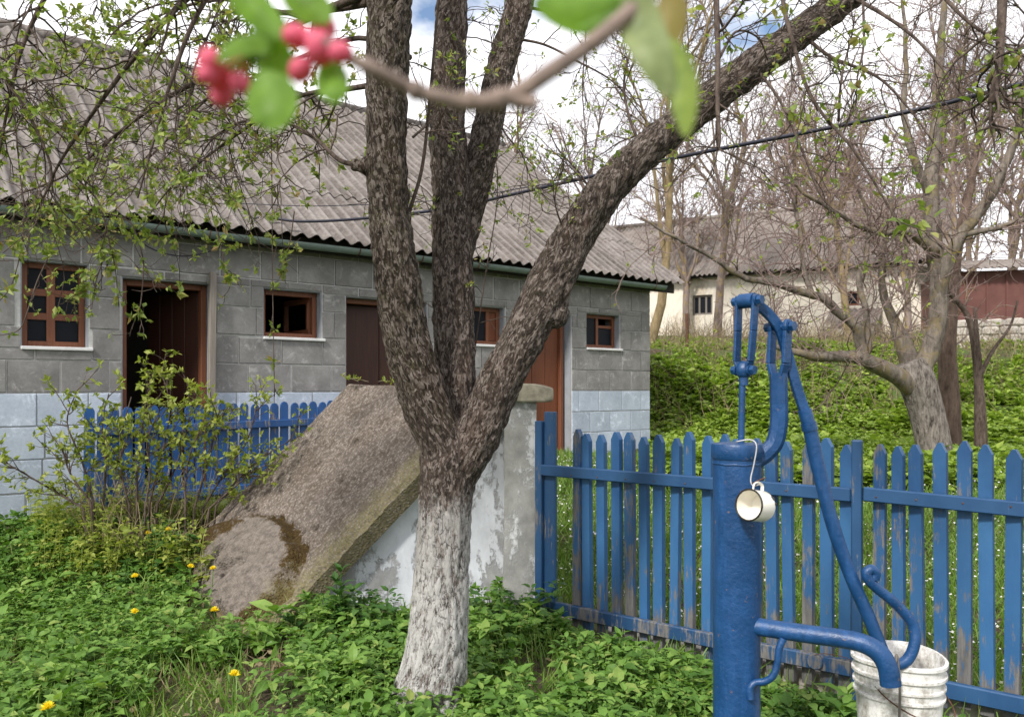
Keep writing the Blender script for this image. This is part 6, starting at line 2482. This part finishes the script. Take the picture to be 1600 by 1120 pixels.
def mug():
    Y = 2.76
    c = P(1182, 790, Y)
    root = empty('enamel_mug', c)
    tag(root, 'chipped cream enamel mug hanging on a wire from the pump', 'mug')
    ax = Vector((-0.78, -0.60, 0.16)).normalized()
    R = ax.to_track_quat('Z', 'X').to_matrix().to_4x4()
    r, h = 0.054, 0.088
    m = MB()
    m.lathe([(0.0, -h / 2 + 0.003), (0.040, -h / 2 + 0.003), (r - 0.012, -h / 2), (r - 0.004, -h / 2 + 0.006), (r, -h / 2 + 0.016), (r, h / 2), (r - 0.003, h / 2), (r - 0.003, -h / 2 + 0.016), (r - 0.008, -h / 2 + 0.009), (0.0, -h / 2 + 0.008)], 40, R)
    autosmooth(m.build('cup', M['enamel'], root), 40)
    m = MB()
    t = np.linspace(0, 2 * np.pi, 49)
    ring = np.stack([(r - 0.001) * np.cos(t), (r - 0.001) * np.sin(t), np.full(49, h / 2)], -1) @ np.array(R.to_3x3()).T
    m.tube(ring, 0.0032, 8, False)
    m.build('rim', M['black_rim'], root, True)
    upv = np.array((0, 0, 1.0))
    axn = np.array(ax)
    out = unit(upv - axn * np.dot(upv, axn))
    m = MB()
    hp = [out * r + axn * 0.028, out * (r + 0.018) + axn * 0.026, out * (r + 0.026) + axn * 0.004, out * (r + 0.018) - axn * 0.02, out * r - axn * 0.024]
    m.tube(catmull(hp, 6), 0.006, 10, True, 0, (1.0, 0.5))
    m.build('handle', M['enamel'], root, True)
    # dark chips where the enamel has come off
    for (a, z, s) in ((0.9, -0.030, 0.010), (1.3, -0.036, 0.007), (0.4, -0.034, 0.006), (-0.4, 0.040, 0.005), (2.3, 0.041, 0.006)):
        m = MB()
        side = unit(np.cross(axn, out))
        for sg in (1,):
            d = out * math.cos(a) + -side * math.sin(a) if a else out
            p = d * (r - 0.0006) + axn * z
            m.ball(p, s, 8, 5, (1, 1, 1), None)
        ch = MB()
        ch.v = [np.array([p + (v - p) - d * np.dot(v - p, d) * 0.85 for v in m.v[0]])]
        ch.f, ch.n = m.f, m.n
        ch.build('chip', M['black_rim'], root, True)
    # the wire, from the pump's head to the mug's handle
    m = MB()
    o = np.array(c)
    w = catmull([P(1150, 690, 2.83) - o, P(1172, 687, 2.815) - o, P(1182, 696, 2.80) - o, P(1178, 725, 2.79) - o, P(1173, 748, 2.78) - o, P(1176, 758, 2.765) - o, P(1186, 757, 2.76) - o], 6)
    m.tube(w, 0.0028, 6)
    m.build('wire', M['wire'], root, True)
    m = MB()
    w = catmull([P(1174, 756, 2.77) - o, P(1184, 751, 2.76) - o, P(1196, 746, 2.755) - o], 5)
    m.tube(w, 0.0026, 6)
    m.build('twist', M['rust'], root, True)


mug()


def bucket():
    Y = 3.02
    c = P(1404, 1022, Y)
    zr = c[2]
    zb = zr - 0.37
    st = MB()
    st.box((-0.21, -0.19, -0.05), (0.21, 0.21, zb))
    sto = st.build('concrete_block', M['concrete'])
    sto.location = (c[0], c[1], 0)
    bevel(sto, 0.02, 2)
    tag(sto, 'concrete block under the white bucket', 'block')
    root = empty('white_bucket', (c[0], c[1], zb), 0.4)
    tag(root, 'dirty white ribbed plastic bucket under the pump spout', 'bucket')
    H = 0.37
    R0, R1 = 0.135, 0.158
    rr = lambda z: R0 + (R1 - R0) * z / H
    prof = [(0.0, 0.0), (R0 - 0.006, 0.0), (R0, 0.006)]
    for zc, e, hw in ((0.235, 0.008, 0.004), (0.272, 0.007, 0.004), (0.315, 0.008, 0.005)):
        prof += [(rr(zc - 2 * hw), zc - 2 * hw), (rr(zc) + e, zc - hw), (rr(zc) + e, zc + hw), (rr(zc), zc + hw * 1.6)]
    prof += [(rr(H - 0.02), H - 0.02), (R1 + 0.007, H - 0.014), (R1 + 0.007, H - 0.003), (R1 + 0.003, H), (R1 - 0.004, H), (R1 - 0.007, H - 0.01), (R0 - 0.004, 0.02), (0.0, 0.016)]
    m = MB()
    m.lathe(prof, 56)
    # slightly out of round
    m.v[0][:, 0] *= 1.0 + 0.03 * (m.v[0][:, 2] / H)
    m.v[0][:, 2] += 0.006 * np.sin(2 * np.arctan2(m.v[0][:, 1], m.v[0][:, 0]) + 0.5) * (m.v[0][:, 2] / H)
    autosmooth(m.build('pail', M['bucket'], root), 35)
    for a in (math.pi + 0.25, 0.25):
        m = MB()
        d = np.array((math.cos(a), math.sin(a), 0))
        m.tube([d * (R1 - 0.004) + np.array((0, 0, 0.29)), d * (R1 + 0.014) + np.array((0, 0, 0.29))], 0.014, 12)
        autosmooth(m.build('ear', M['bucket'], root), 40)
    m = MB()
    t = np.linspace(0, math.pi, 26)
    a = 0.25
    pts = [(math.cos(a) * (R1 + 0.012) * -math.cos(q) - math.sin(a) * -0.19 * math.sin(q), math.sin(a) * (R1 + 0.012) * -math.cos(q) + math.cos(a) * -0.19 * math.sin(q), 0.29 - 0.115 * math.sin(q) ** 0.8) for q in t]
    m.tube(pts, 0.0028, 7)
    m.build('wire_handle', M['rust'], root, True)
    # water inside
    m = MB()
    m.lathe([(0.0, 0.20), (rr(0.2) - 0.006, 0.20)], 40)
    m.build('water', M['glass'], root)


bucket()

# ------------------------------------------------------------------ cables
def cable(name, rows, r, label, mat='cable'):
    p = catmull(np.array([P(*q) for q in rows]), 10)
    m = MB()
    m.tube(p, r, 8)
    o = m.build(name, M[mat], None, True)
    tag(o, label, 'cable')


cable('power_cable', [(1800, 78, 4.3), (1600, 130, 4.6), (1450, 168, 4.9), (1250, 209, 5.3), (1040, 250, 5.9), (800, 304, 6.8), (700, 326, 7.2), (560, 342, 7.8), (470, 346, 8.1), (410, 340, 8.2), (370, 352, 8.05), (335, 368, 7.98), (300, 385, 7.93)], 0.0145, 'thick dark cable slanting from the building eave past the tree limbs')
cable('thin_wire', [(1040, 262, 5.95), (840, 290, 6.7), (700, 312, 7.3), (500, 322, 8.0), (350, 318, 8.1), (200, 325, 7.6)], 0.0045, 'thin wire strung just above the thick cable along the roof', 'cable')
cable('slack_wire', [(205, 355, 7.45), (230, 385, 7.45), (280, 400, 7.6), (330, 392, 7.8), (372, 368, 8.0)], 0.006, 'slack looping wire hanging below the gutter near the open doorway', 'cable')


# ------------------------------------------------------------------ the blossom twig close to the lens
def blossom_twig():
    Y = 0.37
    o = P(740, 158, Y)
    root = empty('blossom_twig', o)
    tag(root, 'out-of-focus apple twig with pink buds and leaves close to the lens', 'twig')
    s = Y / F

    def q(px, py, d=0.0):
        return P(px, py, Y + d) - o

    m = MB()
    pts = catmull([q(500, 62, -.01), q(545, 90, -.01), q(590, 112, -.01), q(640, 138), q(690, 153), q(735, 160), q(775, 157), q(815, 142), q(860, 112), q(905, 82, .01), q(945, 52, .01), q(1005, 0, .02), q(1060, -60, .06), q(1120, -160, 0.3), q(1180, -230, 0.9), q(1230, -230, 1.8), q(1290, -160, 2.8), q(1380, -50, 3.48)], 7)
    n = len(pts)
    m.tube(pts, np.interp(np.linspace(0, 1, n), [0, 0.1, 0.35, 0.6, 0.75, 1.0], np.array([8, 10.5, 14, 14, 15, 60]) * s), 12)
    autosmooth(m.build('stem', M['near_twig'], root), 60)
    m = MB()
    m.tube(catmull([q(790, 150), q(812, 158), q(838, 163)], 4), [13 * s] * 5 + [11 * s] * 4, 10)
    m.build('spur', M['near_twig'], root, True)
    for (x, y, r) in ((575, 104, 14), (650, 142, 16), (735, 158, 18), (780, 156, 18)):
        m = MB()
        m.ball(q(x, y), r * s, 12, 8)
        m.build('node', M['near_twig'], root, True)

    def bud(px, py, r, d=0.0, a=0.0):
        m = MB()
        R = Matrix.Rotation(a, 4, 'Y') @ Matrix.Rotation(0.5, 4, 'X')
        m.ball(q(px, py, d), r * s, 14, 10, (0.95, 0.95, 1.12), R)
        m.build('bud', M['bud'], root, True)
        m = MB()
        c = q(px, py, d)
        end = q(420, 90, 0) if px < 400 else q(520, 80, 0)
        m.tube([c, (c + end) / 2 + np.array((0, 0, 0.002)), end], 2.6 * s, 6)
        m.build('bud_stalk', M['near_leaf'], root, True)

    for k, (x, y, r) in enumerate(((329, 98, 20), (343, 120, 21), (374, 94, 17), (374, 129, 17), (347, 147, 19), (325, 116, 16), (463, 57, 20), (506, 41, 20), (500, 76, 24), (470, 109, 20), (531, 82, 18), (486, 62, 16))):
        bud(x, y, r, 0.006 * ((k * 7) % 5 - 2), k * 0.8)

    def leaf(pts2, wide, mat='near_leaf', dz=0.0, tilt=0.35):
        """a leaf whose midrib runs through the given places"""
        c = catmull([q(*p) for p in pts2], 6)
        n = len(c)
        T = unit(np.gradient(c, axis=0))
        vw = np.array((0, 1.0, 0))
        side = unit(np.cross(T, vw))
        t = np.linspace(0, 1, n)
        w = wide * s * np.sin(np.pi * np.clip(t, 0.02, 0.985) ** 0.9) ** 0.55
        V, Q = [], []
        ks = (-1, -0.5, 0, 0.5, 1)
        for i in range(n):
            for k in ks:
                V.append(c[i] + side[i] * w[i] * k + vw * (abs(k) * w[i] * tilt * (1 if dz >= 0 else -1) + 0.04 * w[i] * math.sin(9 * t[i] + 3 * k)))
        K = len(ks)
        for i in range(n - 1):
            for k in range(K - 1):
                Q.append((i * K + k, i * K + k + 1, (i + 1) * K + k + 1, (i + 1) * K + k))
        m = MB()
        m.add(V, Q)
        m.build('leaf', M[mat], root, True)

    leaf([(425, 35, 0.01), (400, 60, 0.0), (372, 72, -.01), (340, 96, -.02)], 22)
    leaf([(445, 30, 0), (430, 60, .01), (418, 100, .01), (408, 140, .02)], 34, tilt=0.9)
    leaf([(412, 110, -.01), (418, 140, -.015), (424, 170, -.02), (430, 204, -.02)], 40)
    leaf([(505, 98, 0), (514, 115, 0), (520, 138, -.01), (524, 162, -.01)], 27)
    leaf([(360, -30, 0), (385, 0, 0), (415, 30, 0), (440, 60, 0)], 26)
    leaf([(440, -20, 0), (470, 0, 0), (495, 14, 0), (515, 34, 0)], 28)
    leaf([(1010, -20, .02), (960, 0, .02), (900, 12, .02), (835, 4, .02)], 42)
    leaf([(1000, -10, .02), (980, 10, .02), (945, 35, .02), (905, 45, .02)], 22)
    leaf([(990, -40, .01), (1004, 30, .01), (1022, 80, 0), (1046, 150, 0)], 36, 'near_leaf_pale')
    leaf([(1045, -40, .02), (1052, 10, .02), (1046, 50, .02), (1030, 84, .02)], 26, 'near_leaf_brown')
    leaf([(1046, 60, .01), (1062, 100, .005), (1070, 150, .0), (1072, 212, .0)], 26, 'near_leaf_yellow')


blossom_twig()
